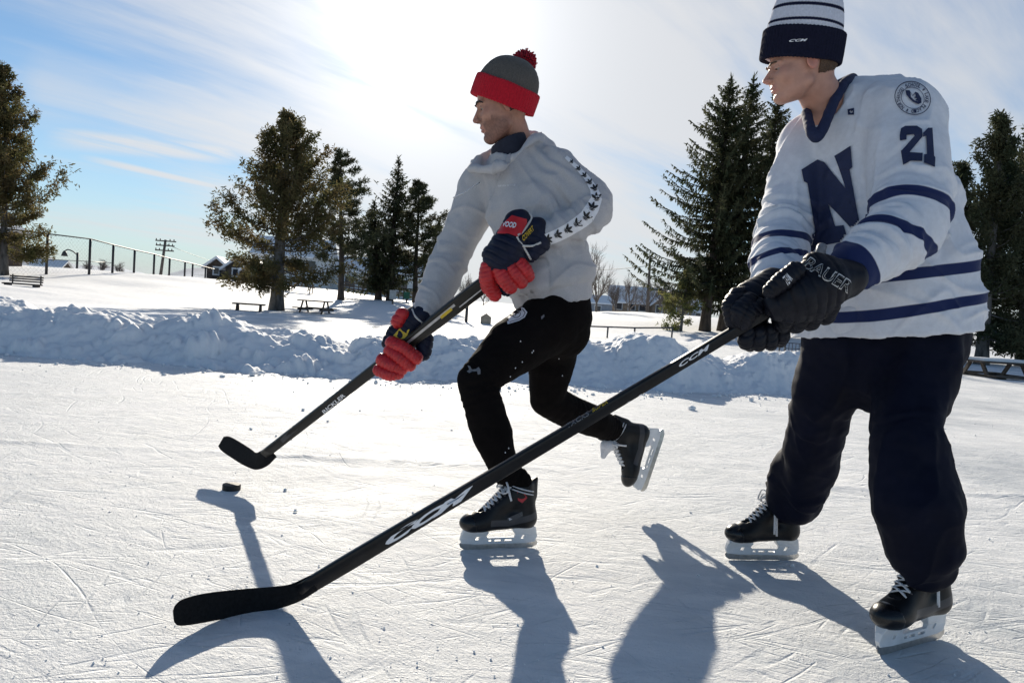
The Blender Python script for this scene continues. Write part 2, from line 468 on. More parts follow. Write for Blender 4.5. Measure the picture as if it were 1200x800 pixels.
def head_sdf(q):
    """q in head coordinates: x forward, y left, z up, origin between the ears"""
    y = np.abs(q[:, 1]); s = np.stack([q[:, 0], y, q[:, 2]], 1)
    d = ellip(q, (-.012, 0, .032), (.100, .077, .090))
    d = smin(d, ellip(q, (.030, 0, -.030), (.064, .060, .082)), .025)
    d = smin(d, rcone(s, (.002, .049, -.062), (.062, .014, -.101), .017, .016), .022)      # jaw line
    d = smin(d, ellip(q, (.070, 0, -.099), (.020, .022, .017)), .014)                      # chin
    d = smin(d, ellip(s, (.054, .040, -.030), (.034, .024, .026)), .018)                   # cheek
    d = smin(d, ellip(q, (.066, 0, -.058), (.024, .032, .030)), .012)                      # muzzle
    d = smax(d, -ellip(s, (.094, .031, -.003), (.018, .019, .0125)), .010)                 # eye socket
    d = smin(d, rcone(s, (.078, .042, .013), (.089, .012, .013), .0075, .008), .010)       # brow ridge
    d = smin(d, chain(q, [(.084, 0, .006), (.100, 0, -.018), (.110, 0, -.035)], [.0075, .0078, .0095]), .008)   # nose
    d = smin(d, ellip(s, (.099, .0115, -.038), (.0105, .0075, .0075)), .005)               # nostril wing
    d = smax(d, -ellip(s, (.101, .0062, -.0465), (.0055, .0034, .0035)), .002)             # nostril
    d = smin(d, ellip(q, (.0905, 0, -.0605), (.0065, .020, .0050)), .005)                  # upper lip
    d = smin(d, ellip(q, (.0885, 0, -.0725), (.0068, .018, .0055)), .004)                  # lower lip
    d = smax(d, -ellip(q, (.1005, 0, -.0662), (.011, .023, .0013)), .0018)                 # mouth line
    d = smax(d, -ellip(q, (.0925, 0, -.0835), (.008, .016, .004)), .006)
    lid = np.abs(np.linalg.norm(s - (.0765, .031, -.003), axis=1) - .0135) - .0013
    lid = np.maximum(lid, -.0035 - (s[:, 2] + .003))
    d = smin(d, lid, .003)
    lid2 = np.abs(np.linalg.norm(s - (.0765, .031, -.003), axis=1) - .0133) - .0012
    d = smin(d, np.maximum(lid2, s[:, 2] + .003 + .0068), .003)
    ear = ellip(s, (-.006, .079, -.002), (.020, .0075, .031), np.array(frame_of((.95, .25, 0), (-.18, 0, .98))))
    ear = smax(ear, -ellip(s, (-.001, .088, .0), (.011, .007, .018)), .004)
    return smin(d, ear, .005)

def make_person(name, label, HC, HR, neck, base, skel, skin, fine, neck_r=(.056, .062), HS=(1, 1, 1)):
    """the person's body: one continuous surface; fine resolution at the head"""
    HS = np.asarray(HS, float); HSm = HS.min()
    def f(p):
        d = head_sdf((p - HC) @ HR / HS) * HSm
        for i in range(len(neck) - 1):
            d = smin(d, rcone(p, neck[i], neck[i + 1], neck_r[0] + (neck_r[1] - neck_r[0]) * i / max(1, len(neck) - 1), neck_r[0] + (neck_r[1] - neck_r[0]) * (i + 1) / max(1, len(neck) - 1)), .022)
        for pts, rad in skel: d = smin(d, chain(p, pts, rad), .03)
        return d
    allp = np.concatenate([np.asarray(a) for a, _ in skel] + [np.asarray(neck), HC[None]])
    lo, hi = allp.min(0) - .16, allp.max(0) + .16
    ax = []
    for i in range(3):
        a, b = HC[i] - .145, HC[i] + .15
        ax.append(np.concatenate([np.arange(lo[i], a, .012), np.arange(a, b, fine), np.arange(b, max(hi[i], b) + .012, .012)]))
    V, Fc = nets(f, *ax, smooth=1)
    q = (V - HC) @ HR / HS; x, y, z = q[:, 0], np.abs(q[:, 1]), q[:, 2]
    lip = 1 - np.maximum(np.abs((z + .0665) / .0125), np.abs(y / .0225)) ** 2 * 1.0
    lip = np.where(x > .078, lip * 2.5, -1)
    beard = S((-.036 - z + .30 * (x - .02) * (x < .06) ) / .02) * S((x + .012) / .02)
    beard = np.maximum(beard, S((.020 - np.abs(z + .05)) / .008) * S((x - .075) / .01) * S((.034 - y) / .01) * .75)
    beard = beard * S((.024 + z + .125) / .02) * (.75 + .25 * vnoise(V, 220, 3))
    beard = np.where((lip > 0) | (z < -.15), 0, beard)
    stub = beard * 1.15 - .5
    flush = .85 * S((.026 - np.linalg.norm(np.stack([x - .065, y - .042, z + .022], 1), axis=1)) / .02) + .6 * S((x - .098) / .012) + .8 * S((y - .073) / .006) * (z < .02)
    o = mk(name, V, Fc, skin, None, True, attr={'lip': lip * .5, 'stubble': np.clip(stub, -.5, .5) if skin is M_skin else -np.ones(len(V)), 'flush': (flush - .5) * .8}, org=base)
    tag(o, label, 'person')
    for sgn in (1, -1):                                   # eyes
        n = 14; u = np.linspace(0, math.pi, n); v_ = np.linspace(0, 2 * math.pi, 2 * n, endpoint=False)
        g = np.array([[math.cos(a), math.sin(a) * math.cos(b), math.sin(a) * math.sin(b)] for a in u for b in v_])
        fc = [[i * 2 * n + j, i * 2 * n + (j + 1) % (2 * n), (i + 1) * 2 * n + (j + 1) % (2 * n), (i + 1) * 2 * n + j] for i in range(n - 1) for j in range(2 * n)]
        look = frame_of((1, 0, -.35), (0, 0, 1))
        w = (g @ look.T) * .0124 + np.array([.0762, .031 * sgn, -.003])
        mk('eye', (w * HS) @ HR.T + HC, fc, M_eye, o, True, attr={'iris': (g[:, 0] - .80) * 2})
    return o, f

def strand_patch(name, mat, parent, pts, rad, n=10):
    v, f = tube(pts, rad, n); return mk(name, v, f, mat, parent)

def garment(name, func, lo, hi, h, mat, parent, disp=None, attr=None, smooth=2, **k):
    V, Fc = nets(func, *grid(lo, hi, h), smooth=smooth)
    if disp is not None:
        N = vnormals(V, Fc); V = V + N * disp(V)[:, None]
    at = attr(V) if attr else None
    return mk(name, V, Fc, mat, parent, True, attr=at, **k)

def axis_t(p, a, b):
    d = b - a; return (p - a) @ d / (d @ d)

def rings(p, pts, centre, width, pitch, amp, seed):
    """cloth bunched into uneven rings around a limb near a point along it"""
    pts = np.asarray(pts, float); best = np.full(len(p), 1e9); s = np.zeros(len(p)); L = 0
    for i in range(len(pts) - 1):
        d = pts[i + 1] - pts[i]; l = np.linalg.norm(d); t = np.clip((p - pts[i]) @ d / (l * l), 0, 1)
        r = np.linalg.norm(p - pts[i] - t[:, None] * d, axis=1)
        m_ = r < best; best = np.where(m_, r, best); s = np.where(m_, L + t * l, s); L += l
    w = np.exp(-((s - centre) / width) ** 2)
    ph = s / pitch * 2 * math.pi + 2.6 * vnoise(p, 9, seed) + 1.2 * vnoise(p, 22, seed + 1)
    return amp * w * (np.sin(ph) * .7 + .3 * np.sin(2.1 * ph + 1)) * (.6 + .6 * vnoise(p, 12, seed + 2))

# ------------------------------------------------------------------ hats
def hat_frame(O, xdir, zdir):
    return np.asarray(O), frame_of(xdir, zdir)
def dirpx(dx, dy, dz=0):
    v = dx * RGT - dy * UPV + dz * FWD; return v / np.linalg.norm(v)

def pompom(parent, c, r, mat, mat2=None, seed=1):
    rnd = random.Random(seed); a = MB(); b = MB()
    for i in range(1500):
        z = rnd.uniform(-1, 1); t = rnd.uniform(0, 2 * math.pi); q = math.sqrt(1 - z * z)
        d = np.array([q * math.cos(t), q * math.sin(t), z]); L = r * rnd.uniform(.82, 1.08)
        x = np.cross(d, (.3, .5, .8)); x /= np.linalg.norm(x); y = np.cross(d, x); w = r * .075
        dd = d + np.array([rnd.gauss(0, .07) for _ in range(3)])
        tgt = b if (mat2 is not None and rnd.random() < .5) else a
        tip = c + dd * L
        tgt.add([c + d * r * .3 + x * w, c + d * r * .3 - x * w * .5 + y * w * .86, c + d * r * .3 - x * w * .5 - y * w * .86,
                 tip + x * w * .8, tip - x * w * .4 + y * w * .7, tip - x * w * .4 - y * w * .7],
                [[0, 1, 4, 3], [1, 2, 5, 4], [2, 0, 3, 5], [3, 4, 5]])
    o = a.build('pompom', mat, parent)
    if mat2 is not None and b.n: b.build('dark_yarn', mat2, o)
    return o

def beanie(parent, O, R, ax, ztop, z0, z1, m_dome, m_cuff, attr=None, flare=.0, lean=0.0, pw=2.3):
    def dome(p):
        q = (p - O) @ R; q = q.copy(); q[:, 0] += lean * np.maximum(q[:, 2], 0)
        e = ((np.sqrt((q[:, 0] / ax[0]) ** 2 + (q[:, 1] / ax[1]) ** 2)) ** pw + (np.abs(q[:, 2]) / ztop) ** pw) ** (1 / pw)
        e = (e - 1) * min(ax)
        e2 = np.abs(e + .004) - .004
        return smax(e2, -(q[:, 2] - (z0 + .012)), .004)
    def disp(V):
        q = (V - O) @ R; an = np.arctan2(q[:, 1] / ax[1], q[:, 0] / ax[0])
        return .0012 * np.sin(an * 70) * S((ztop * .95 - q[:, 2]) / .03) + .004 * vnoise(V, 14, 5)
    pts = np.array([O + R @ np.array(s) * np.array(1.0) for s in [(ax[0], ax[1], ztop), (-ax[0], -ax[1], z0), (ax[0], -ax[1], z0), (-ax[0], ax[1], ztop), (ax[0], ax[1], z0), (-ax[0], -ax[1], ztop), (ax[0], -ax[1], ztop), (-ax[0], ax[1], z0)]])
    lo, hi = pts.min(0) - .04, pts.max(0) + .04
    hat = garment('beanie', dome, lo, hi, .0034, m_dome, parent, disp, attr)
    def cuff(p):
        q = (p - O) @ R
        zc = (z0 + z1) / 2; hh = (z1 - z0) / 2
        k = 1 + flare * (zc - q[:, 2]) * 0
        shrink = np.where(q[:, 2] > 0, np.clip(1 - (np.maximum(q[:, 2], 0) / ztop) ** pw * .9, .05, 1) ** (1 / pw), 1.0)
        e = (np.sqrt((q[:, 0] / ax[0]) ** 2 + (q[:, 1] / ax[1]) ** 2) - shrink * k) * min(ax[0], ax[1])
        a = np.abs(e - .003) - .001; b = np.abs(q[:, 2] - zc) - (hh - .008)
        return np.linalg.norm(np.maximum(np.stack([a, b], 1), 0), axis=1) + np.minimum(np.maximum(a, b), 0) - .0055
    def cdisp(V):
        q = (V - O) @ R; an = np.arctan2(q[:, 1] / ax[1], q[:, 0] / ax[0])
        return .0011 * np.sin(an * 64) + .003 * vnoise(V, 12, 8)
    c = garment('cuff', cuff, lo, hi, .0034, m_cuff, hat, cdisp)
    return hat, c

# ------------------------------------------------------------------ skates (local: x toe, y left, z up, 0 = foot of the steel)
def make_skate(parent, O, toe, up, scale=1.0, laceside=-1, holder_mark=False, accent=None, dangle=0.0, tongue_white=False, toe_mat=None, grey_panel=True):
    R = frame_of(toe, up); O = np.asarray(O, float)
    def W(q): return O + scale * (np.asarray(q, float) @ R.T)
    def boot(p):
        q = p; y = q[:, 1]
        d = rcone(q, (-.088, 0, .118), (.085, 0, .100), .040, .034)
        d = smin(d, ellip(q, (.098, 0, .100), (.062, .045, .036)), .02)
        d = smin(d, rcone(q, (-.090, 0, .115), (-.068, 0, .235), .043, .047), .02)
        d = smin(d, rcone(q, (-.035, 0, .200), (.070, 0, .118), .040, .032), .025)
        d = smin(d, rcone(q, (-.115, 0, .20), (-.118, 0, .262), .016, .014), .02)           # tendon guard
        sole = .070 + .010 * S((-q[:, 0] - .01) / .06)
        d = smax(d, sole - q[:, 2], .006)
        d = smax(d, q[:, 2] - (.245 + .5 * np.maximum(-.075 - q[:, 0], 0)), .006)
        # opening of the collar and the gap under the laces
        d = smax(d, -rcone(q, (-.062, 0, .235), (-.058, 0, .30), .036, .04), .006)
        d = smax(d, -rbox(q, (.015, 0, .205), (.10, .014, .012), .004, np.array(frame_of((.78, 0, -.62), (.62, 0, .78)))), .006)
        return d
    V, Fc = nets(boot, *grid((-.16, -.075, .05), (.18, .075, .31), .0042), smooth=2)
    ay = np.abs(V[:, 1])
    panel = np.maximum(.012 - np.abs(V[:, 2] - (.105 + .28 * np.maximum(0, -.02 - V[:, 0]))), -1) * 1.0
    panel = np.where((V[:, 0] > .055) | (ay < .012), -.01, panel)
    if not grey_panel: panel = panel * 0 - .01
    b = mk('skate', W(V), Fc, M_boot, parent, True, attr={'panel': panel})
    # toe cap
    def cap(q):
        d = ellip(q, (.098, 0, .100), (.0645, .0475, .0385))
        d = smax(d, .0685 - q[:, 2], .005); return smax(d, (.108 - q[:, 0]) + .25 * (q[:, 2] - .1), .003)
    V, Fc = nets(cap, *grid((.05, -.07, .05), (.19, .07, .17), .004), smooth=1)
    mk('toe_cap', W(V), Fc, toe_mat or M_toe, b, True)
    # tongue
    def tong(q):
        d = loft(q, np.array([(.062, 0, .142), (.02, 0, .183), (-.022, 0, .232), (-.004, 0, .290)]), np.array((0, 1.0, 0)), [.016, .021, .030, .034], [.007, .008, .010, .009])
        return d
    V, Fc = nets(tong, *grid((-.07, -.06, .11), (.12, .06, .34), .005), smooth=2)
    mk('tongue', W(V), Fc, M_tongue if tongue_white else M_tongue_d, b, True)
    # holder
    out_ = [(-.128, .083), (-.045, .083), (-.040, .066), (-.030, .060), (.042, .056), (.052, .062), (.058, .0735), (.142, .0735), (.150, .060), (.156, .040), (.150, .026), (.10, .0215),
            (-.10, .0215), (-.132, .026), (-.140, .045)]
    holes = [[(-.052, .034), (-.062, .050), (-.048, .058), (-.036, .052), (.040, .048), (.056, .052), (.066, .042), (.060, .034)]]
    slot = [[(-.088, .036), (-.097, .052), (-.083, .052), (-.074, .036)], [(.086, .036), (.080, .050), (.096, .050), (.102, .036)]]
    out_ = [(-.128, .083), (-.040, .083), (-.046, .066), (-.058, .052), (-.052, .042), (.052, .042), (.060, .050), (.052, .064), (.058, .0735), (.142, .0735), (.150, .060), (.156, .040), (.150, .026), (.10, .0215),
            (-.10, .0215), (-.132, .026), (-.140, .045)]
    holes = [[(-.040, .028), (-.048, .034), (-.040, .038), (-.014, .038), (-.010, .028)], [(-.002, .028), (-.002, .038), (.026, .038), (.028, .028)], [(.036, .028), (.034, .038), (.048, .038), (.052, .030)]]
    v, f = extrude2d([out_] + holes + slot, .0062, .0015)
    v[:, 1] *= 1 + 1.6 * S((v[:, 2] - .045) / .03)
    hd = mk('blade_holder', W(v), f, M_holder, b, False)
    st = [(-.135, .030), (.150, .030), (.158, .022), (.153, .010), (.142, .003), (.120, .0006), (-.10, .0006), (-.128, .003), (-.143, .012), (-.145, .022)]
    v, f = extrude2d([st], .0019, .0004)
    mk('steel_runner', W(v), f, M_steel, hd, False)
    # laces: crossings over the instep, eyelets and the bow
    mb = MB(); ey = MB()
    a = np.array((.070, 0, .146)); c = np.array((-.018, 0, .236)); nrm = np.array((.62, 0, .78))
    n = 8; ptsL = []
    for i in range(n):
        t = i / (n - 1); q = a + (c - a) * t; hw = .022 + .010 * t
        for sg in (-1, 1):
            e = q + np.array((0, sg * hw, 0)) - nrm * (.002 + .004 * t)
            n0 = np.array((0, sg * .8, .6)); v, f = tube([e - n0 * .002, e + n0 * .003], .0040, 8); ey.add(W(v), f)
        if i < n - 1:
            q2 = a + (c - a) * (i + 1) / (n - 1); h2 = .022 + .010 * (i + 1) / (n - 1)
            for sg in (-1, 1):
                p0 = q + np.array((0, sg * hw, 0)) + nrm * .001; p1 = (q + q2) / 2 + nrm * (.010 + .002 * sg); p2 = q2 + np.array((0, -sg * h2, 0)) + nrm * .001
                v, f = tube(spline([p0, p0 * .6 + p1 * .4 + nrm * .003, p1, p2 * .6 + p1 * .4 + nrm * .003, p2], 3), .0060, 6, flat=.45); mb.add(W(v), f)
    for sg in (-1, 1):   # bow
        k = c + nrm * .016
        lp = spline([k, k + np.array((.012, sg * .035, .012)), k + np.array((.010, sg * .062, -.016)), k + np.array((.022, sg * .045, -.030)), k + np.array((.004, sg * .012, -.004)), k], 5)
        v, f = tube(lp, .0038, 6, flat=.5); mb.add(W(v), f)
        dl = .055 + (dangle if sg == laceside else .01)
        en = spline([k, k + np.array((.006, sg * .040, -.006)), k + np.array((.004, sg * .058, -.03)), k + np.array((-.004, sg * .060, -dl))], 4)
        v, f = tube(en, .0042, 6, flat=.5); mb.add(W(v), f)
        if dangle and sg == laceside:
            en2 = en + np.array((.012, sg * .004, .008)) * np.linspace(0, 1, len(en))[:, None]; v, f = tube(en2, .0040, 6, flat=.5); mb.add(W(v), f)
    # ankle wrap
    th = np.linspace(0, 2 * math.pi, 22); wr = np.stack([-.062 + .053 * np.cos(th), .051 * np.sin(th), .232 + .014 * np.cos(th)], 1)
    if accent == 'wrap':
        v, f = tube(wr, .0040, 6, cap=False, flat=.5); mb.add(W(v), f)
        v, f = tube(wr + (0, 0, -.012), .0040, 6, cap=False, flat=.5); mb.add(W(v), f)
    mb.build('laces', M_lace, b, True); ey.build('eyelets', M_graphite, b, True)
    return b, W, R
def G(px, py, z=0.0):
    d = P(px, py, 1.0) - CAM; return CAM + d * ((z - CAMH) / d[2])
def PP(*pts): return np.array([P(*q) for q in pts])

# ================================================================== hockey sticks
def sweep(mb, C, Hv, Tv, n=12, power=3.0, cap=True):
    """rounded-rectangle sections along C with half-height vectors Hv and half-thickness vectors Tv"""
    C = np.asarray(C); a = np.arange(n) * 2 * math.pi / n + math.pi / n
    cs = np.sign(np.cos(a)) * np.abs(np.cos(a)) ** (2 / power); sn = np.sign(np.sin(a)) * np.abs(np.sin(a)) ** (2 / power)
    v = (C[:, None] + cs[None, :, None] * Hv[:, None] + sn[None, :, None] * Tv[:, None]).reshape(-1, 3); f = []
    for i in range(len(C) - 1):
        for j in range(n): f.append([i * n + j, i * n + (j + 1) % n, (i + 1) * n + (j + 1) % n, (i + 1) * n + j])
    if cap: f.append(list(range(n))[::-1]); f.append([(len(C) - 1) * n + j for j in range(n)])
    mb.add(v, f)

def make_stick(label, base, shaft, blade, M_shaft, M_blade, widths):
    """shaft: (top, heel) world points; blade: (centre, half height vector, half thickness) stations from heel to toe"""
    root = empty('hockey_stick', base)
    tag(root, label, 'hockey stick')
    top, heel = shaft; d = heel - top; L = np.linalg.norm(d); d /= L
    view = (top + heel) / 2 - CAM; view -= d * (view @ d); view /= np.linalg.norm(view)
    hgt = np.cross(d, view); hgt /= np.linalg.norm(hgt)
    if hgt[2] < 0: hgt = -hgt
    # broad face turned a little off the camera so that two faces of the shaft show
    ca, sa = math.cos(.35), math.sin(.35)
    hv, tv = ca * hgt - sa * view * 1, ca * view + sa * hgt
    t = np.linspace(0, 1, 40); C = top + (heel - top) * t[:, None]
    w = np.interp(t, [q[0] for q in widths], [q[1] for q in widths]); th = np.interp(t, [q[0] for q in widths], [q[2] for q in widths])
    mb = MB(); sweep(mb, C, hv[None] * w[:, None] / 2, tv[None] * th[:, None] / 2, 16, 4.5)
    sh = mb.build('shaft', M_shaft, root, True)
    bC = spline([q[0] for q in blade], 6); bH = spline([q[1] for q in blade], 6); bT = spline([q[2] for q in blade], 6)
    mb = MB(); sweep(mb, bC, bH, bT, 16, 3.2)
    bl = mb.build('blade', M_blade, root, True)
    return root, sh, bl

M_shaft_a = material('graphite_shaft', (.014, .013, .011), .33, .2, 25, .05, 200, spec=.35)
M_shaft_b = material('black_shaft', (.007, .007, .008), .3, .2, 25, .05, 200, spec=.3)
M_tape = material('black_blade_tape', (.010, .010, .011), .85, .25, 120, .6, 260, .002, spec=.2)
M_silver = material('silver_wrap', (.42, .42, .43), .3, .1, 30, metal=.6)

# left player's stick: blade hovering just behind the puck
heelA = P(303, 537, 3.30); topA = P(603, 305, 2.74)
dA = (topA - heelA) / np.linalg.norm(topA - heelA)
def bladeA():
    pts = [(319, 529, 3.285, 8, 10), (309, 537, 3.30, 9.5, 9), (300, 540, 3.33, 10, 6), (290, 535.5, 3.38, 10.5, 4.5), (274, 525.5, 3.47, 10.5, 4), (264, 519.5, 3.525, 9.5, 4), (259, 517, 3.55, 6.5, 3)]
    out = []
    for i, (x, y, z, hp, tp) in enumerate(pts):
        hv = [dirpx(.66, .75), dirpx(.42, .9), dirpx(.02, 1), dirpx(-.38, .92), dirpx(-.46, .89), dirpx(-.48, .88), dirpx(-.5, .87)][i]
        out.append((P(x, y, z), hv * hp * z / FPX, dirpx(.4, .2, -.9) * (tp / 1000)))
    return out
stickA, shaftA, bladeAo = make_stick('black hockey stick with silver upper shaft, blade raised just behind the puck', G(300, 575), (topA, P(310, 532, 3.29)), bladeA(), M_shaft_a, M_tape,
    [(0, .036, .026), (.12, .062, .03), (.28, .060, .03), (.34, .052, .028), (.5, .045, .026), (.8, .041, .026), (1, .042, .022)])
# right player's stick: long diagonal towards the camera, blade just over the ice
heelB = P(338, 700, 2.06); topB = P(962, 328, 1.93)
def bladeB():
    pts = [(368, 682.5, 2.075, 10, 10), (346, 694, 2.08, 11.5, 8), (322, 700, 2.075, 13.5, 5), (285, 705, 2.04, 15.5, 4), (245, 711, 1.97, 17, 4), (218, 716.5, 1.91, 16, 4), (207.5, 720, 1.885, 12.5, 3.5), (203.5, 721.5, 1.876, 7, 3)]
    out = []
    for i, (x, y, z, hp, tp) in enumerate(pts):
        hv = dirpx(.42, .9) if i < 2 else (dirpx(.2, .97) if i < 3 else dirpx(.10, 1.0))
        out.append((P(x, y, z), hv * hp * z / FPX, dirpx(.1, -.35, -.93) * (tp / 1000)))
    return out
stickB, shaftB, bladeBo = make_stick('long black hockey stick with white lettering, blade skimming the ice in front', G(338, 712), (topB, P(352, 692, 2.08)), bladeB(), M_shaft_b, M_tape,
    [(0, .029, .023), (.15, .030, .023), (.42, .034, .025), (.6, .039, .025), (.9, .048, .024), (1, .046, .02)])
tA = bvh_of(shaftA); tB = bvh_of(shaftB)
def along(p0, p1, h0, h1, dy=0.0):
    """quad of lettering along a line of the photo, heights in pixels"""
    p0 = np.array(p0, float); p1 = np.array(p1, float); d = (p1 - p0) / np.linalg.norm(p1 - p0); n = np.array((d[1], -d[0]))
    p0 = p0 + n * dy; p1 = p1 + n * dy
    return [p0 - n * h0 / 2, p1 - n * h1 / 2, p1 + n * h1 / 2, p0 + n * h0 / 2]
def letters(txt, q, tree, mat, parent, name='lettering', bold=.02, shear=.0, off=.0012, step=None):
    v, f = glyph2d(txt, bold, shear); return decal(name, quadmap(v, q), f, tree, mat, parent, off, step)
def stripe(q, tree, mat, parent, name='stripe', off=.0010, n=8):
    v = [[i / n, t] for i in range(n + 1) for t in (0, 1)]; f = [[2 * i, 2 * i + 2, 2 * i + 3, 2 * i + 1] for i in range(n)]
    return decal(name, quadmap(np.array(v, float), q), f, tree, mat, parent, off)
letters('RICKLER', along((379, 483.5), (404, 462.5), 4.6, 4.6, .6), tA, M_print_w, shaftA)
stripe(along((428, 444), (434, 438.5), 15, 15), tA, M_print_w, shaftA, 'white_band')
stripe(along((517, 373), (530, 362.5), 3.5, 3.5, 1), tA, M_print_y, shaftA, 'yellow_flash')
stripe(along((536, 357), (566, 333), 13, 13, 2), tA, M_silver, shaftA, 'silver_wrap')
stripe(along((470, 414), (536, 361), 3, 3, 5), tA, M_silver, shaftA, 'silver_line')
stripe(along((332, 519), (366, 486), 5, 7, 3), tA, M_graphite, shaftA, 'grey_flash')
letters('CCM', along((450, 634.5), (556, 571), 9.5, 9.0, -1.2), tB, M_print_w, shaftB, bold=.055, shear=.55)
stripe(along((385, 675), (440, 645), 2.4, 2.6, -9), tB, M_print_y, shaftB, 'yellow_line')
letters('SUPER', along((687, 500), (712, 485), 4.5, 4.5, -3.4), tB, M_print_y, shaftB, shear=.3)
letters('TACKS', along((715, 483), (752, 460.5), 5.5, 5.5, -3.2), tB, M_print_w, shaftB, shear=.3)
letters('TACKS', along((667, 503), (693, 487), 5, 5, 4.5), tB, M_print_g, shaftB, shear=.3)
letters('SUPER', along((696, 485), (714, 474), 4, 4, 4.5), tB, M_print_y, shaftB, shear=.3)
stripe(along((752, 461), (764, 453.5), 4, 4, -4), tB, M_print_y, shaftB, 'yellow_flash')
stripe(along((800, 437), (868, 396), 1.6, 1.6, -1), tB, M_print_y, shaftB, 'yellow_line')
stripe(along((660, 518), (796, 437), 1.6, 1.6, 1), tB, M_print_g, shaftB, 'grey_line')
stripe(along((600, 557), (668, 516), 4, 4, -4), tB, M_print_g, shaftB, 'grey_flash')
stripe(along((768, 450), (800, 431), 7, 6, -3.5), tB, M_print_g, shaftB, 'grey_flash')
letters('CCM', along((797, 431), (834, 408), 5, 5, 3.2), tB, M_print_w, shaftB, bold=.03, shear=.4)
letters('CCM', along((790, 440), (834, 413), 4, 4, -3.6), tB, M_print_w, shaftB, bold=.02, shear=.4)

def shaft_at(stick_top, stick_heel, px):
    """point of a shaft's axis seen at photo column px"""
    def col(t):
        q = stick_top + (stick_heel - stick_top) * t - CAM; return 600 + FPX * (q @ RGT) / (q @ FWD)
    a, b = -.2, 1.2
    for _ in range(50):
        c = (a + b) / 2
        if (col(c) - px) * (col(a) - px) > 0: a = c
        else: b = c
    return stick_top + (stick_heel - stick_top) * (a + b) / 2
def depth(p): return float((p - CAM) @ FWD)

# ================================================================== gloves
def unit_(v): return v / np.linalg.norm(v)
def glove(parent, Z, main, cuffp, fingers, m_main, m_fing, h=.0042, extra=None, groove=True, k=.016):
    """padded hockey glove given by chains (px, py, dz, r_px); fingers are parts of their own"""
    def ch(lst): return PP(*[(x, y, Z + dz) for x, y, dz, r in lst]), [r * Z / FPX for x, y, dz, r in lst]
    mains = [ch(l) for l in main]
    def f(p):
        d = None
        for c, r in mains:
            e = chain(p, c, r); d = e if d is None else smin(d, e, k)
        return d
    allp = np.concatenate([c for c, r in mains]); rm = max(max(r) for c, r in mains)
    c0, r0 = mains[0]; gx = c0[-1] - c0[0]; gl_ = np.linalg.norm(gx); gx = gx / gl_
    def disp(V):
        t = ((V - c0[0]) @ gx) / .026 + .25 * vnoise(V, 18, 2); fr_ = t - np.floor(t)
        gr = -.0042 * np.exp(-((fr_ - .5) / .10) ** 2) * S(((V - c0[0]) @ gx - .02) / .03)
        return .0022 * vnoise(V, 26, 4) + .0012 * vnoise(V, 60, 9) + gr * (1 if groove else 0)
    g = garment('glove', f, allp.min(0) - rm * 1.3, allp.max(0) + rm * 1.3, h, m_main, parent, disp, smooth=2)
    for nm, lst, mt in cuffp:
        c, r = ch(lst)
        garment(nm, lambda p: chain(p, c, r), c.min(0) - max(r) * 1.3, c.max(0) + max(r) * 1.3, h, mt, g, disp, smooth=2)
    for i, lst in enumerate(fingers):
        nm = 'thumb' if len(lst) and lst[0][0] == 'T' else 'finger'
        mt = m_fing
        if nm == 'thumb': lst = lst[1:]
        if isinstance(lst[0], bpy.types.Material): mt = lst[0]; lst = lst[1:]
        c, r = ch(lst)
        def ff(p, c=c, r=r):       # separate padded rolls with creases between them
            d = None
            for j in range(len(c) - 1):
                a, b = c[j], c[j + 1]; u = (b - a); 
                e = rcone(p, a + u * .12, b - u * .12, r[j] * 1.03, r[j + 1] * 1.03); d = e if d is None else smin(d, e, .0035)
            return d
        garment(nm, ff, c.min(0) - max(r) * 1.4, c.max(0) + max(r) * 1.4, h * .8, mt, g, lambda V, c=c: .0010 * vnoise(V, 70, i) - .0026 * np.exp(-((((V - c[0]) @ unit_(c[-1] - c[0])) / .0155 % 1 - .5) / .13) ** 2), smooth=2)
    return g

# ================================================================== LEFT PLAYER (grey hoodie, black tights)
baseA = G(585, 644)
HA = P(589.5, 124.5, 2.93); HRA = frame_of(dirpx(-.97, .17, -.13), (0.03, 0, 1)); HSA = np.array((1.08, 1.03, 1.18))
neckA = PP((602, 150, 2.97), (608, 172, 3.0), (612, 195, 3.0))
shLA, elLA, wrLA = P(652, 200, 2.92), P(694, 246, 2.84), P(632, 278, 2.77)
shRA, elRA, wrRA = P(566, 218, 3.08), P(533, 292, 3.08), P(500, 366, 3.00)
hipLA, knLA = P(650, 384, 2.90), P(558, 446, 2.70)
hipRA, knRA = P(650, 392, 3.06), P(641, 468, 3.10)
# skates first: the shins run into them
fr, bk = G(544, 644), G(627, 641)
toe = (fr - bk) / np.linalg.norm(fr - bk)
anLA = (fr + bk) / 2 + toe * -.062 + np.array((0, 0, .235))
skO = P(769, 539, 3.44); tdir = dirpx(-24, 66, -8); udir = dirpx(-.93, -.37, -.18)
RA2 = frame_of(tdir, udir); anRA = skO + RA2 @ np.array((-.060, 0, .235))

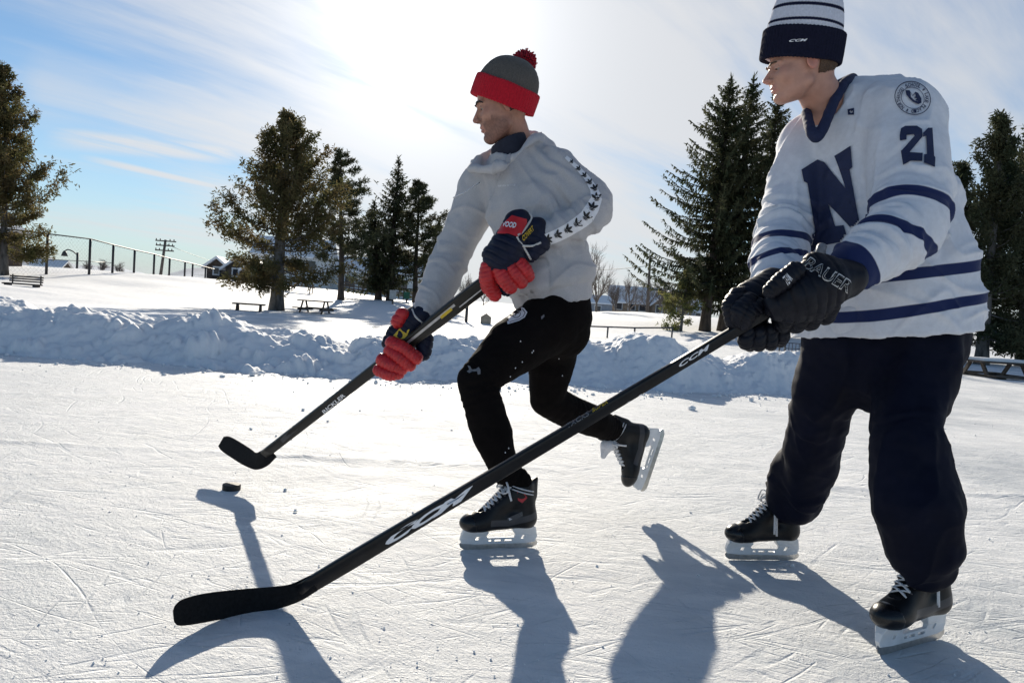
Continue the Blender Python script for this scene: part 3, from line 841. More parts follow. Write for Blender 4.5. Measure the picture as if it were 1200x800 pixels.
skel = [([shRA, (shRA + shLA) / 2, shLA], [.06, .09, .06]), ([neckA[-1], P(625, 270, 2.98), P(645, 350, 2.98)], [.08, .10, .10]),
        ([shLA, elLA, wrLA, P(606, 290, 2.77)], [.05, .042, .028, .024]), ([shRA, elRA, wrRA, P(477, 402, 3.0)], [.05, .042, .032, .028]),
        ([P(648, 366, 2.98), P(642, 380, 2.92), P(602, 411, 2.80), knLA, P(569, 482, 2.71), P(579, 512, 2.715), anLA, anLA + toe * .12 - np.array((0, 0, .13))], [.085, .07, .06, .045, .045, .04, .026, .024]),
        ([P(648, 366, 2.98), hipRA, knRA, anRA, skO + RA2 @ np.array((.06, 0, .11))], [.085, .07, .045, .034, .026])]
personA, _ = make_person('person', 'skater in grey hoodie and red-cuffed beanie striding behind the puck', HA, HRA, neckA, baseA, skel, M_skin, .0025, HS=HSA)

# eyebrow
for sg in (1, -1):
    pts = [HA + HRA @ (np.array(q) * HSA) for q in [(.098, sg * .012, .0135), (.0965, sg * .026, .0185), (.088, sg * .042, .0165), (.078, sg * .050, .010)]]
    v, f = tube(spline(pts, 4), [.0022 + .0022 * math.sin(math.pi * min(1, (i + 2) / 14)) for i in range(13)], 8, flat=1.0)
    mk('eyebrow', v, f, M_brow, personA)
# hair below the hat
def hairf(p):
    q = (p - HA) @ HRA / HSA; d = np.maximum(head_sdf(q) - .0035, -(head_sdf(q) + .002))
    return np.maximum(d, np.maximum(q[:, 0] + .008 - .0 * q[:, 2], -(q[:, 2] + .035 + .3 * np.minimum(0, q[:, 0]) )))
garment('hair', hairf, HA - .14, HA + .14, .004, M_brow, personA)

OA, RHA = hat_frame(P(592.5, 111.5, 2.93), dirpx(-.945, -.325, -.12), dirpx(.325, -.945, -.24))
hat, cuff = beanie(personA, OA, RHA, (.123, .104), .150, -.046, .046, M_knit_grey, M_knit_red, lean=-.0)
pompom(hat, P(614, 74, 2.95), .048, M_knit_maroon, M_knit_red, 3)

# hoodie ------------------------------------------------------------
tA_c = PP((648, 353, 2.96), (644, 325, 2.95), (634, 285, 2.95), (620, 240, 2.96), (610, 208, 2.98))
tA_u = (shLA - shRA) / np.linalg.norm(shLA - shRA)
tA_a = [.158, .175, .180, .180, .155]; tA_b = [.125, .140, .140, .135, .11]
hoodloop = spline(PP((588, 195, 2.83), (606, 182, 2.815), (623, 164, 2.87), (636, 160, 3.0), (620, 161, 3.12), (588, 174, 3.12), (563, 188, 3.05), (558, 196, 2.93), (573, 199, 2.855), (588, 195, 2.83)), 4)
armL = spline([shLA, elLA, wrLA], 6); armLr = np.interp(np.linspace(0, 1, len(armL)), [0, .25, .5, .8, 1], [.086, .084, .080, .060, .047])
armR = spline([shRA, elRA, wrRA], 6); armRr = np.interp(np.linspace(0, 1, len(armR)), [0, .25, .5, .8, 1], [.098, .086, .078, .075, .062])
def hoodie(p):
    d = loft(p, tA_c, tA_u, tA_a, tA_b)
    d = smin(d, rcone(p, shRA + (0, 0, .015), shLA + (0, 0, .0), .082, .078), .05)
    d = smin(d, chain(p, [P(606, 188, 2.98), P(636, 178, 3.04), P(636, 205, 3.04)], [.095, .066, .08]), .05)     # hood lying on the back
    d = smin(d, chain(p, armL, armLr), .022)
    d = smin(d, chain(p, armR, armRr), .022)
    d = smin(d, chain(p, hoodloop, np.full(len(hoodloop), .017)), .028)
    d = smin(d, chain(p, PP((589, 194, 2.83), (570, 199, 2.865), (553, 197, 2.93), (561, 187, 3.0)), [.013, .016, .014, .014]), .010)
    nk = rcone(p, P(598, 150, 2.95), P(604, 196, 2.965), .085, .062)
    d = smax(d, -nk, .012)
    d = smax(d, -rcone(p, P(591, 191, 2.79), P(600, 170, 2.90), .010, .040), .006)
    upv = (tA_c[1] - tA_c[0]); upv /= np.linalg.norm(upv)
    hp = (p - P(648, 356, 2.96)) @ upv
    near_t = loft(p, tA_c, tA_u, [a + .04 for a in tA_a], [b + .04 for b in tA_b])
    return np.where(near_t < .03, smax(d, -hp - .004, .01), d)
upA = (tA_c[2] - tA_c[0]); upA /= np.linalg.norm(upA)
def hoodie_disp(V):
    q = np.stack([(V - tA_c[0]) @ tA_u, (V - tA_c[0]) @ np.cross(upA, tA_u), (V - tA_c[0]) @ upA], 1)
    dl = chain(V, armL, armLr); dr = chain(V, armR, armRr)
    body = S(np.minimum(dl, dr) / .05)
    r = rings(V, [shLA, elLA, wrLA], .33, .10, .052, .0075, 3) * (dl < .05) + rings(V, [shLA, elLA, wrLA], .54, .07, .036, .006, 8) * (dl < .05)
    r += (rings(V, [shRA, elRA, wrRA], .33, .13, .085, .005, 13) + rings(V, [shRA, elRA, wrRA], .58, .09, .058, .0055, 18)) * (dr < .05)
    fold = .010 * vnoise(q * (13, 10, 4.2), 1, 5) + .005 * vnoise(q * (26, 20, 9), 1, 6) + .010 * ((1 - np.abs(vnoise(np.stack([q[:, 0] * 10 + 5 * q[:, 2], q[:, 1] * 8, q[:, 2] * 4], 1), 1, 105))) ** 4 - .3)
    fold = fold + .011 * ((1 - np.abs(vnoise(np.stack([q[:, 0] * 8 - 5 * q[:, 2], q[:, 1] * 7, q[:, 2] * 4], 1), 1, 107))) ** 9 - .15)
    r += ((dl < .03) | (dr < .03)) * .008 * ((1 - np.abs(vnoise(V @ np.array([[9, 3, 0], [0, 9, 2], [5, 0, 9.]]), 1, 108))) ** 7 - .2)
    rib = -.006 * S((.055 - q[:, 2]) / .012) + .008 * np.exp(-((q[:, 2] - .075) / .025) ** 2) + .002 * vnoise(q * (60, 60, 3), 1, 7) * (q[:, 2] < .055)
    pit = .008 * np.exp(-((np.abs(dl) + np.abs(loft(V, tA_c, tA_u, tA_a, tA_b))) / .05) ** 2) * np.sin(V @ np.array((60, 20, 70.)) + 3 * vnoise(V, 8, 2))
    return r + body * fold + body * rib + pit + .0022 * vnoise(V, 35, 12)
hood = garment('hoodie', hoodie, *bounds(np.concatenate([tA_c, armL, armR, hoodloop]), .20), .0062, M_hoodie, personA, hoodie_disp, smooth=2)
thood = bvh_of(hood)
# inner shirt at the neck
garment('base_layer_collar', lambda p: np.maximum(np.abs(rcone(p, P(596, 166, 2.965), P(603, 197, 2.985), .070, .082)) - .005, (p - P(600, 164, 2.98)) @ dirpx(-.40, -.92)),
        P(602, 185, 2.98) - .19, P(602, 185, 2.98) + .19, .005, M_shirt, personA)
# draw cord flying off the shoulder
v, f = tube(spline(PP((562, 214, 2.96), (553, 220, 2.93), (543, 226, 2.92), (531, 232, 2.92)), 5), .0028, 6); mk('drawcord', v, f, M_lace, hood)
# pocket
v, f = poly2d([(598, 322), (616, 305), (640, 303), (644, 318), (644, 344), (600, 350)])
decal('pocket', v, f, thood, M_hoodie, hood, .005, 4)
letters('NEVER SETTLE', [(584, 219), (604, 218), (604, 216), (584, 217)], thood, M_print_w, hood, bold=.0)
# sleeve band and leaf marks
bandc = np.array([(663, 184), (677, 197), (688, 209), (696, 222), (699, 233), (694, 244), (687, 255), (676, 263), (665, 270), (653, 276), (641, 281), (634, 284)], float)
bw = np.array([4, 5, 6.5, 9, 13, 16, 17, 16, 15, 14.5, 14, 13])
bs = spline(bandc, 4)[:, :2] if False else np.array([[np.interp(t, range(len(bandc)), bandc[:, k]) for k in (0, 1)] for t in np.linspace(0, len(bandc) - 1, 56)])
bsw = np.interp(np.linspace(0, len(bandc) - 1, 56), range(len(bandc)), bw)
tn = np.gradient(bs, axis=0); tn /= np.linalg.norm(tn, axis=1)[:, None]; nn = np.stack([tn[:, 1], -tn[:, 0]], 1)
lv = []; lf = []
for i in range(56):
    for s_ in (-.5, -.25, 0, .25, .5): lv.append(bs[i] + nn[i] * bsw[i] * s_)
for i in range(55):
    for j in range(4): lf.append([i * 5 + j, i * 5 + j + 1, (i + 1) * 5 + j + 1, (i + 1) * 5 + j])
decal('sleeve_band', np.array(lv), lf, thood, M_print_w, hood, .002)
def leafmark(cx, cy, ang, s):
    vv = []; ff = []
    ca, sa = math.cos(ang), math.sin(ang)
    def ell(ox, oy, rx, ry, rot):
        n = 12; b = len(vv); q = []
        for i in range(n):
            t = 2 * math.pi * i / n; x = rx * math.cos(t); y = ry * math.sin(t) * (1 - .3 * math.cos(t))
            x, y = x * math.cos(rot) - y * math.sin(rot) + ox, x * math.sin(rot) + y * math.cos(rot) + oy
            vv.append((cx + s * (x * ca - y * sa), cy + s * (x * sa + y * ca))); q.append(b + i)
        ff.append(q)
    ell(.35, 0, .42, .17, 0); ell(.18, -.36, .42, .17, -.85); ell(.18, .36, .42, .17, .85); ell(-.22, 0, .07, .42, 0); ell(-.38, 0, .06, .30, 0)
    return np.array(vv), ff
for (x, y, s_, an) in [(670, 190, 4, -2.3), (678, 198, 5, -2.3), (685, 206, 5.5, -2.2), (691, 214, 6, -2.1), (697, 221, 7, -2.0), (699, 232, 8.5, -1.62), (694, 243, 9, -1.25), (687, 254, 9, -.95), (676, 262, 8.5, -.62), (665, 269, 8.5, -.55), (653, 275, 8, -.45), (642, 280, 7.5, -.4)]:
    v, f = leafmark(x, y, an, s_); decal('leaf_mark', v, f, thood, M_print_b, hood, .0034)

# tights -----------------------------------------------------------
kn2 = knLA
legL = [P(644, 379, 2.90), P(601, 407, 2.79), knLA, P(568, 480, 2.70), P(577, 510, 2.71), P(592, 552, 2.72), anLA + (0, 0, .012)]
legLr = [.120, .108, .071, .074, .074, .052, .043]
legR = [hipRA, P(645, 430, 3.07), knRA, P(668, 483, 3.18), P(697, 494, 3.28), anRA + (anRA - P(697, 494, 3.28)) * -.2, anRA]
legRr = [.115, .095, .072, .073, .070, .054, .046]
def tights(p):
    d = loft(p, PP((652, 345, 2.97), (652, 372, 2.97), (656, 388, 2.98)), tA_u, [.135, .145, .125], [.12, .13, .115])
    d = smin(d, chain(p, legL, legLr), .035)
    d = smin(d, chain(p, legR, legRr), .03)
    return d
def tights_disp(V):
    dL = chain(V, legL, legLr); dR = chain(V, legR, legRr)
    r = rings(V, legL, .44, .07, .03, .004, 23) * (dL < .03) + rings(V, legL, .80, .07, .028, .0035, 29) * (dL < .03)
    r += rings(V, legR, .38, .07, .03, .004, 33) * (dR < .03) + rings(V, legR, .68, .06, .026, .0035, 39) * (dR < .03)
    return r + .0025 * vnoise(V, 18, 7) + .0015 * vnoise(V, 50, 8)
tight = garment('tights', tights, *bounds(np.concatenate([legL, legR, PP((652, 345, 2.97))]), .18), .006, M_tights, personA, tights_disp)
tt = bvh_of(tight)
# crest on the hip and the small marks
cx, cy = 605.5, 368.5
sh = [(593, 363), (598, 359.5), (607, 358.5), (614, 361), (618, 366), (615, 372), (608, 376), (595, 380), (593, 372)]
v, f = poly2d(sh); cr = decal('crest', v, f, tt, M_print_w, tight, .0018, 3)
inner = [(cx + (x - cx) * .84, cy + (y - cy) * .84) for x, y in sh]; inner2 = [(cx + (x - cx) * .76, cy + (y - cy) * .76) for x, y in sh]
v, f = poly2d(inner, inner2); decal('crest_ring', v, f, tt, M_print_b, cr, .0026)
cir = lambda r: [(605 + r * math.cos(t), 368 + r * .92 * math.sin(t)) for t in np.linspace(0, 2 * math.pi, 20, endpoint=False)]
v, f = poly2d(cir(5.2), cir(4.4)); decal('crest_ring', v, f, tt, M_print_b, cr, .0026)
for q in ([(602, 365), (604, 364.5), (607, 371), (605, 371.5)], [(607, 365), (608.5, 365.5), (604, 370), (602.5, 369.5)], [(601.5, 367.3), (609, 367.3), (609, 368.6), (601.5, 368.6)]):
    v, f = poly2d(q); decal('crest_emblem', v, f, tt, M_print_b, cr, .0026)
for q in ([(548, 428), (551, 429), (553, 433), (559, 432), (559, 435), (553, 435.5), (550, 437), (547, 435), (550, 433)], [(558, 432), (561, 430), (563, 433), (563, 438), (560, 439), (559, 435)], [(634, 371), (637.5, 368.5), (638, 371), (634.5, 374.5)]):
    v, f = poly2d(q); decal('knee_mark', v, f, tt, M_print_g, tight, .0016)
# clinging snow flecks
rnd = random.Random(5); mb = MB()
for (x, y) in [(625, 411), (623.5, 413), (604, 431), (612, 424), (598, 441), (610, 400), (596, 525), (592, 530), (600, 536), (655, 420), (659, 440)]:
    d = P(x, y, 1) - CAM; h = tt.ray_cast(Vector(CAM), Vector(d).normalized())
    if h[0] is not None:
        c = np.array(h[0]); v, f = tube([c - (0, 0, .003), c + (0, .001, 0), c + (0, 0, .003)], [.001, .0028, .001], 6); mb.add(v, f)
if mb.n: mb.build('snow_flecks', M_print_w, tight, True)

# skates
bA, WA, _ = make_skate(personA, (fr + bk) / 2, toe, (0.02, .03, 1), .99, 1, accent='wrap')
bA2, WA2, _ = make_skate(personA, skO, tdir, udir, 1.0, -1, accent='wrap')
tbA = bvh_of(bA)
v, f = poly2d([(606, 574), (614, 577), (618, 583), (612, 589), (607, 586)]); decal('red_panel', v, f, tbA, M_red_print, bA, .001)
v, f = poly2d([(594, 607), (612, 599), (613, 604), (596, 613)]); dd = decal('grey_panel', v, f, tbA, M_graphite, bA, .001)
letters('BAUER', [(597, 609.5), (611, 603), (610, 601), (596, 607)], tbA, M_print_w, bA, 'lettering', .01, 0, .0018)
# white tongue of the trailing skate flapping forward
garment('tongue_flap', lambda p: chain(p, PP((724, 519, 3.40), (711, 522, 3.37), (707, 534, 3.37)), [.018, .032, .014]) + .004 * vnoise(p, 40, 2), P(710, 525, 3.38) - .11, P(710, 525, 3.38) + .11, .005, M_tongue, bA2)

# gloves
zg = depth(shaft_at(topA, heelA, 590))
gl = glove(personA, zg, [
        [(610, 258, -.01, 13), (604, 276, -.015, 18), (594, 292, -.03, 22), (588, 303, -.03, 21)],
        [(601, 258, -.02, 10), (598, 274, -.03, 14)],
        [(576, 298, -.03, 11), (600, 303, -.03, 13)],
        [(629, 267, -.0, 13), (630, 284, -.0, 15), (622, 298, -.01, 10)]], [],
     [[(573, 312, -.03, 10), (571, 324, -.03, 10), (573, 336, -.01, 9.5), (581, 347, .005, 8)],
      [(585, 314, -.045, 10), (590, 325, -.055, 9.5), (599, 337, -.04, 9)],
      [(597, 312, -.045, 9.5), (604, 322, -.052, 9), (611, 331, -.03, 8.5)],
      [(608, 309, -.04, 9), (615, 316, -.045, 8.5), (619, 324, -.02, 8)],
      ['T', M_glove_navy, (584, 336, .02, 8), (596, 341, .02, 7)]], M_glove_navy, M_glove_red)
tg = bvh_of(gl)
v, f = poly2d([(590, 262), (600, 252.5), (617, 257), (617, 262), (611, 274), (606, 277.5), (596, 274), (583, 273.5), (586, 267)])
pnl = decal('red_cuff_panel', v, f, tg, M_glove_red, gl, .004, 3, .06)
letters('WOOD', [(586, 265), (604, 267.5), (605.5, 261), (588, 258.5)], bvh_of(pnl) if pnl else tg, M_print_w, gl, 'lettering', .04, .1, .002)
for q in ([(620, 250), (623, 255), (618, 264), (612, 272), (606, 278), (614, 290), (622, 304)], [(612, 288), (624, 288), (634, 284)]):
    d3 = []
    for x, y in q:
        h = tg.ray_cast(Vector(CAM), Vector(P(x, y, 1) - CAM).normalized())
        if h[0] is not None: d3.append(np.array(h[0]))
    if len(d3) > 2: v, f = tube(spline(d3, 4), .0042, 8); mk('piping', v, f, M_piping, gl)
letters('COVERT', [(613, 283), (627, 269), (624, 264), (611, 277)], tg, M_print_y, gl, 'lettering', .02, .2, .003)

zg2 = depth(shaft_at(topA, heelA, 472))
gl2 = glove(personA, zg2 + .03, [
        [(494, 370, -.01, 15), (482, 378, -.0, 17), (474, 392, .01, 18), (467, 408, .015, 17), (462, 422, .01, 12)],
        [(488, 394, .02, 12), (499, 398, -.01, 10), (496, 414, -.01, 9)],
        [(462, 390, -.01, 9), (455, 402, -.015, 8)]], [('red_cuff_roll', [(472, 368, -.045, 8), (466, 377, -.045, 8.5)], M_glove_red)],
     [[(458, 401, -.05, 8), (471, 407, -.075, 8), (490, 421, -.06, 8)],
      [(456, 410, -.05, 8), (467, 418, -.075, 8), (482, 429, -.055, 7.5)],
      [(447, 421, -.05, 8), (459, 428, -.07, 8), (473, 433, -.05, 7)],
      [(443, 433, -.04, 7.5), (456, 439, -.065, 7.5), (469, 438, -.045, 6.5)]], M_glove_navy, M_glove_red)
tg2 = bvh_of(gl2)
v, f = poly2d([(461, 393), (468, 385), (480, 386), (476, 396), (466, 398)]); decal('yellow_palm_patch', v, f, tg2, M_print_y, gl2, .002)
d3 = []
for x, y in [(483, 362), (487, 371), (495, 378), (503, 382)]:
    h = tg2.ray_cast(Vector(CAM), Vector(P(x, y, 1) - CAM).normalized())
    if h[0] is not None: d3.append(np.array(h[0]))
if len(d3) > 2: v, f = tube(spline(d3, 4), .004, 8); mk('piping', v, f, M_piping, gl2)

# ================================================================== RIGHT PLAYER (white jersey 21, navy track pants)
frB, bkB = G(1028, 769), G(1108, 746); toeB = (frB - bkB) / np.linalg.norm(frB - bkB)
frB2, bkB2 = G(847, 655), G(941, 656); toeB2 = (frB2 - bkB2) / np.linalg.norm(frB2 - bkB2)
scB = 1.07; OB = (frB + bkB) / 2; OB2 = (frB2 + bkB2) / 2
print('SKATE LEN', np.linalg.norm(frB - bkB), np.linalg.norm(frB2 - bkB2), np.linalg.norm(fr - bk), 'Z', depth(OB), depth(OB2), depth((fr + bk) / 2))
baseB = (OB + OB2) / 2
upB = np.array((-.10, .02, 1.0)); RB1 = frame_of(toeB, upB); RB2 = frame_of(toeB2, (0.05, .03, 1))
anLB = OB + RB1 @ np.array((-.062, 0, .24)); anRB = OB2 + RB2 @ np.array((-.062, 0, .24))
HB = P(939, 79, 2.28); HRB = frame_of(dirpx(-.985, .10, .02), (0.02, 0, 1)); HSB = np.array((1.02, .96, .88))
neckB = PP((955, 100, 2.31), (970, 128, 2.36), (982, 158, 2.38))
shLB, elLB, wrLB = P(1058, 142, 2.24), P(1064, 256, 2.08), P(1000, 312, 1.96)
shRB, elRB, wrRB = P(948, 172, 2.46), P(920, 268, 2.36), P(906, 335, 2.12)
hipLB, knLB = P(1074, 400, 2.30), P(1060, 520, 2.12)
hipRB, knRB = P(985, 410, 2.42), P(955, 520, 2.58)
skel = [([shRB, (shRB + shLB) / 2, shLB], [.06, .09, .06]), ([neckB[-1], P(1010, 260, 2.38), P(1035, 390, 2.38)], [.09, .11, .11]),
        ([shLB, elLB, wrLB, P(935, 345, 1.93)], [.05, .045, .034, .028]), ([shRB, elRB, wrRB, P(885, 370, 2.05)], [.05, .042, .032, .028]),
        ([P(1035, 400, 2.38), hipLB, knLB, anLB, anLB + toeB * .12 - np.array((0, 0, .13))], [.10, .08, .05, .036, .026]),
        ([P(1035, 400, 2.38), hipRB, knRB, anRB, anRB + toeB2 * .12 - np.array((0, 0, .13))], [.10, .08, .05, .036, .026])]
personB, _ = make_person('person', 'skater in white number 21 jersey and navy bobble hat leaning on a long stick', HB, HRB, neckB, baseB, skel, M_skin2, .0024, (.060, .068), HSB)
for sg in (1, -1):
    pts = [HB + HRB @ (np.array(q) * HSB) for q in [(.098, sg * .014, .0135), (.0955, sg * .028, .0175), (.087, sg * .042, .0150)]]
    v, f = tube(spline(pts, 4), [.0014 + .0016 * math.sin(math.pi * min(1, (i + 2) / 11)) for i in range(9)], 8); mk('eyebrow', v, f, M_hair2, personB)
def hairfB(p):
    q = (p - HB) @ HRB / HSB; hs = head_sdf(q)
    return np.maximum(np.maximum(hs - .004, -(hs + .002)), np.maximum(q[:, 0] + .028, -(q[:, 2] + .040 - .35 * np.minimum(0, q[:, 0] + .05))))
garment('hair', hairfB, HB - .14, HB + .14, .004, M_hair2, personB)
OBh, RHB = hat_frame(P(941, 50, 2.28), dirpx(-.99, -.09, -.0), dirpx(.095, -.98, -.20))
pxB = 2.29 / FPX
zc1 = 12.5 * pxB
def bandattr(V):
    z = (V - OBh) @ RHB[:, 2]
    z = z + .0015 * vnoise(V, 10, 3)
    s1 = .0042 - np.abs(z - (zc1 + .0145)); s2 = .0050 - np.abs(z - (zc1 + .058))
    return {'navy': np.maximum(s1, s2)}
hatB, cuffB = beanie(personB, OBh, RHB, (.112, .096), .172, -24 * pxB, zc1, M_knit_band, M_knit_navy, bandattr, lean=.0, pw=3.2)
pompom(hatB, P(961, -9, 2.31), .045, M_knit_band, M_knit_navy, 9)
tcu = bvh_of(cuffB)
letters('CCM', [(924.5, 49.5), (945.5, 48.5), (946.5, 45.5), (926, 46.5)], tcu, M_print_w, cuffB, 'lettering', .03, .3, .002, 2)

# jersey -----------------------------------------------------------
tB_c = PP((1032, 404, 2.38), (1031, 370, 2.38), (1027, 320, 2.37), (1021, 260, 2.37), (1014, 205, 2.37), (1004, 165, 2.38), (996, 142, 2.38))
tB_u = (shLB - shRB); tB_u[2] *= .3; tB_u /= np.linalg.norm(tB_u)
tB_a = [.292, .294, .280, .252, .232, .205, .15]; tB_b = [.215, .215, .20, .178, .155, .14, .11]
armLB = spline([shLB, elLB, wrLB], 6); armLBr = np.interp(np.linspace(0, 1, len(armLB)), [0, .2, .5, .75, 1], [.112, .112, .104, .088, .064])
armRB = spline([shRB, elRB, wrRB], 6); armRBr = np.interp(np.linspace(0, 1, len(armRB)), [0, .25, .5, .8, 1], [.095, .092, .088, .078, .060])
def jersey_core(p, g=0.0):
    d = loft(p, tB_c, tB_u, [a - g for a in tB_a], [b - g for b in tB_b])
    d = smin(d, rcone(p, shRB + (0, 0, .005), shLB + (0, 0, .01), .095 - g, .105 - g), .06)
    d = smin(d, chain(p, [P(996, 120, 2.40), P(1040, 120, 2.36)], [.075 - g, .085 - g]), .05)
    return d
upJ = tB_c[2] - tB_c[0]; upJ /= np.linalg.norm(upJ)
hemn = dirpx(-.075, -1.0, -.02)
def jersey(p):
    t = jersey_core(p)
    hz = (p - P(1044, 395, 2.20)) @ hemn - .010 * vnoise(p, 2.6, 41)
    t = smax(t, -hz, .006)
    inner = smax(jersey_core(p, .012), hz - .10, .01)
    t = smax(t, -inner, .004)
    d = smin(t, chain(p, armLB, armLBr), .020)
    d = smin(d, chain(p, armRB, armRBr), .020)
    nk = rcone(p, P(958, 105, 2.315), P(978, 150, 2.37), .068, .052)
    nk = np.minimum(nk, rcone(p, P(962, 118, 2.26), P(958, 158, 2.20), .045, .016))
    d = smax(d, -nk, .008)
    return d
def jersey_disp(V):
    q = np.stack([(V - tB_c[0]) @ tB_u, (V - tB_c[0]) @ np.cross(upJ, tB_u), (V - tB_c[0]) @ upJ], 1)
    dl = chain(V, armLB, armLBr); dr = chain(V, armRB, armRBr); body = S(np.minimum(dl, dr) / .06)
    r = (rings(V, [shLB, elLB, wrLB], .36, .15, .075, .010, 51) + rings(V, [shLB, elLB, wrLB], .55, .08, .045, .010, 52)) * (dl < .05)
    r += (rings(V, [shRB, elRB, wrRB], .34, .14, .07, .011, 53) + rings(V, [shRB, elRB, wrRB], .58, .10, .05, .009, 54)) * (dr < .05)
    drape = vnoise(np.stack([q[:, 0] * 9 + .35 * q[:, 2] * 9, q[:, 1] * 6, q[:, 2] * 2.6], 1), 1, 55)
    drape2 = vnoise(np.stack([q[:, 0] * 19 - .5 * q[:, 2] * 15, q[:, 1] * 12, q[:, 2] * 5], 1), 1, 56)
    low = S((.62 - q[:, 2]) / .3)
    cr = (1 - np.abs(vnoise(np.stack([q[:, 0] * 8 - .6 * q[:, 2] * 8, q[:, 1] * 6, q[:, 2] * 2.2], 1), 1, 155))) ** 4 + .7 * (1 - np.abs(vnoise(np.stack([q[:, 0] * 12 + .8 * q[:, 2] * 10, q[:, 1] * 8, q[:, 2] * 3.0], 1), 1, 156))) ** 5
    cr2 = (1 - np.abs(vnoise(np.stack([q[:, 0] * 7 - .9 * q[:, 2] * 6, q[:, 1] * 6, q[:, 2] * 3.0], 1), 1, 157))) ** 9 + (1 - np.abs(vnoise(np.stack([q[:, 0] * 9 + 1.2 * q[:, 2] * 6, q[:, 1] * 7, q[:, 2] * 3.4], 1), 1, 158))) ** 10
    arm = (dl < .03) | (dr < .03)
    r += .007 * arm * ((1 - np.abs(vnoise(V * (10, 10, 7), 1, 159))) ** 7 - .2)
    return r + body * (.015 * drape + .007 * drape2 + .009 * (cr - .4) + .012 * (cr2 - .15)) * (.5 + .5 * low) * (.25 + .75 * S(((V - P(1044, 395, 2.20)) @ hemn) / .06)) + .003 * vnoise(V, 16, 57) + (1 - body) * .006 * vnoise(np.stack([q[:, 0] * 18, q[:, 1] * 18, q[:, 2] * 5], 1), 1, 58)
def jersey_attr(V):
    dl = chain(V, armLB, armLBr); dr = chain(V, armRB, armRBr); tb = jersey_core(V)
    w = .004 * vnoise(V, 9, 61)
    isl = (dl < .035) & (dl < tb + .02); isr = (dr < .03) & (dr < tb + .015)
    n1 = dirpx(-.26, .955, -.25); s1 = .0165 - np.abs((V - P(1070, 237, 2.05)) @ n1 + w)
    n2 = dirpx(-.42, .90, -.25); s2 = .0165 - np.abs((V - P(1050, 270, 1.98)) @ n2 + w)
    s3 = (V - P(1003, 296, 1.95)) @ dirpx(-.80, .58, -.1) + .002
    L = np.maximum(np.maximum(s1, s2), s3)
    m1 = .0135 - np.abs((V - P(922, 281, 2.27)) @ dirpx(-.05, 1, -.2) + w); m2 = .0115 - np.abs((V - P(918, 301, 2.2)) @ dirpx(.14, 1, -.2) + w)
    m3 = (V - P(905, 324, 2.12)) @ dirpx(-.1, 1, -.3)
    Rr = np.maximum(np.maximum(m1, m2), m3)
    wv = .010 * vnoise(V, 4.5, 63)
    h1 = .0165 - np.abs((V - P(1080, 318, 2.20)) @ dirpx(-.15, -1, -.06) + wv); h2 = .0165 - np.abs((V - P(1070, 360, 2.20)) @ dirpx(-.15, -1, -.06) + wv)
    Bd = np.maximum(h1, h2)
    out = np.where(isl, L, np.where(isr, Rr, Bd))
    return {'navy': out}
jer = garment('jersey', jersey, *bounds(np.concatenate([tB_c, armLB, armRB]), .30), .0066, M_jersey, personB, jersey_disp, jersey_attr, smooth=2)
tj = bvh_of(jer)
# collar: navy V band
vb = []; nlp = []
for (x0, y0, x1, y1) in [(941, 131, 949, 127), (946, 148, 955, 144), (950, 165, 961, 151), (957, 167, 966, 150), (966, 160, 966, 146), (969, 146, 962, 140), (976, 128, 967, 124), (986, 110, 976, 108), (998, 97, 984, 96), (1004, 90, 990, 85)]:
    vb.append((x0, y0)); nlp.append((x1, y1))
vv = []; 
for a, b in zip(vb, nlp):
    for s_ in np.linspace(0, 1, 5): vv.append((a[0] + (b[0] - a[0]) * s_, a[1] + (b[1] - a[1]) * s_))
ff = [[i * 5 + j, (i + 1) * 5 + j, (i + 1) * 5 + j + 1, i * 5 + j + 1] for i in range(len(vb) - 1) for j in range(4)]
def collarf(p):
    lp = spline(PP((945, 133, 2.33), (950, 153, 2.235), (957, 161, 2.22), (966, 147, 2.24), (977, 120, 2.272), (989, 99, 2.31), (999, 92, 2.42), (985, 98, 2.50), (960, 112, 2.47), (945, 133, 2.33)), 4)
    return chain(p, lp, np.full(len(lp), .0165))
garment('collar', collarf, P(970, 125, 2.36) - .22, P(970, 125, 2.36) + .22, .0045, M_collar, jer, lambda V: .001 * vnoise(V, 60, 2))
# the big N, the number, the crest, the small mark
N2 = [(939, 199), (958, 187), (966, 190), (991, 221), (984, 199), (978, 183), (997, 171), (999, 196), (996, 199), (1008, 265), (999, 269), (971, 239), (979, 265), (989, 264), (994, 282), (953, 290), (951, 275), (955, 272), (946, 215), (942, 213)]
v, f = poly2d(N2); decal('letter', v, f, tj, M_print_n, jer, .003, 2, .05, skip=lambda w: chain(w, armLB, armLBr) < .016)
def z6(l): return [(1020 + x / 5.718, 80 + y / 5.718) for x, y in l]
two = z6([(197, 455), (205, 405), (235, 388), (310, 388), (345, 410), (348, 460), (262, 565), (350, 570), (347, 625), (270, 622), (220, 650), (207, 555), (295, 455), (290, 445), (243, 450), (242, 480), (200, 488)])
one = z6([(352, 435), (385, 402), (413, 402), (425, 590), (433, 600), (430, 663), (358, 635), (360, 580), (378, 578), (372, 455), (352, 462)])
for q in (two, one): v, f = poly2d(q); decal('number', v, f, tj, M_print_n, jer, .003, 4, .06)
CX, CY = 1069.5, 115.5
def el(r, n=32, cx=CX, cy=CY): 
    ca, sa = math.cos(.55), math.sin(.55); o = []
    for t in np.linspace(0, 2 * math.pi, n, endpoint=False):
        x, y = r * 1.06 * math.cos(t), r * .93 * math.sin(t); o.append((cx + x * ca - y * sa, cy + x * sa + y * ca))
    return o
crest = None
for r1, r2 in ((20.5, 19.6), (13.2, 12.6)):
    v, f = poly2d(el(r1), el(r2)); d_ = decal('crest', v, f, tj, M_print_n, jer if crest is None else crest, .003, 4, .06); crest = crest or d_
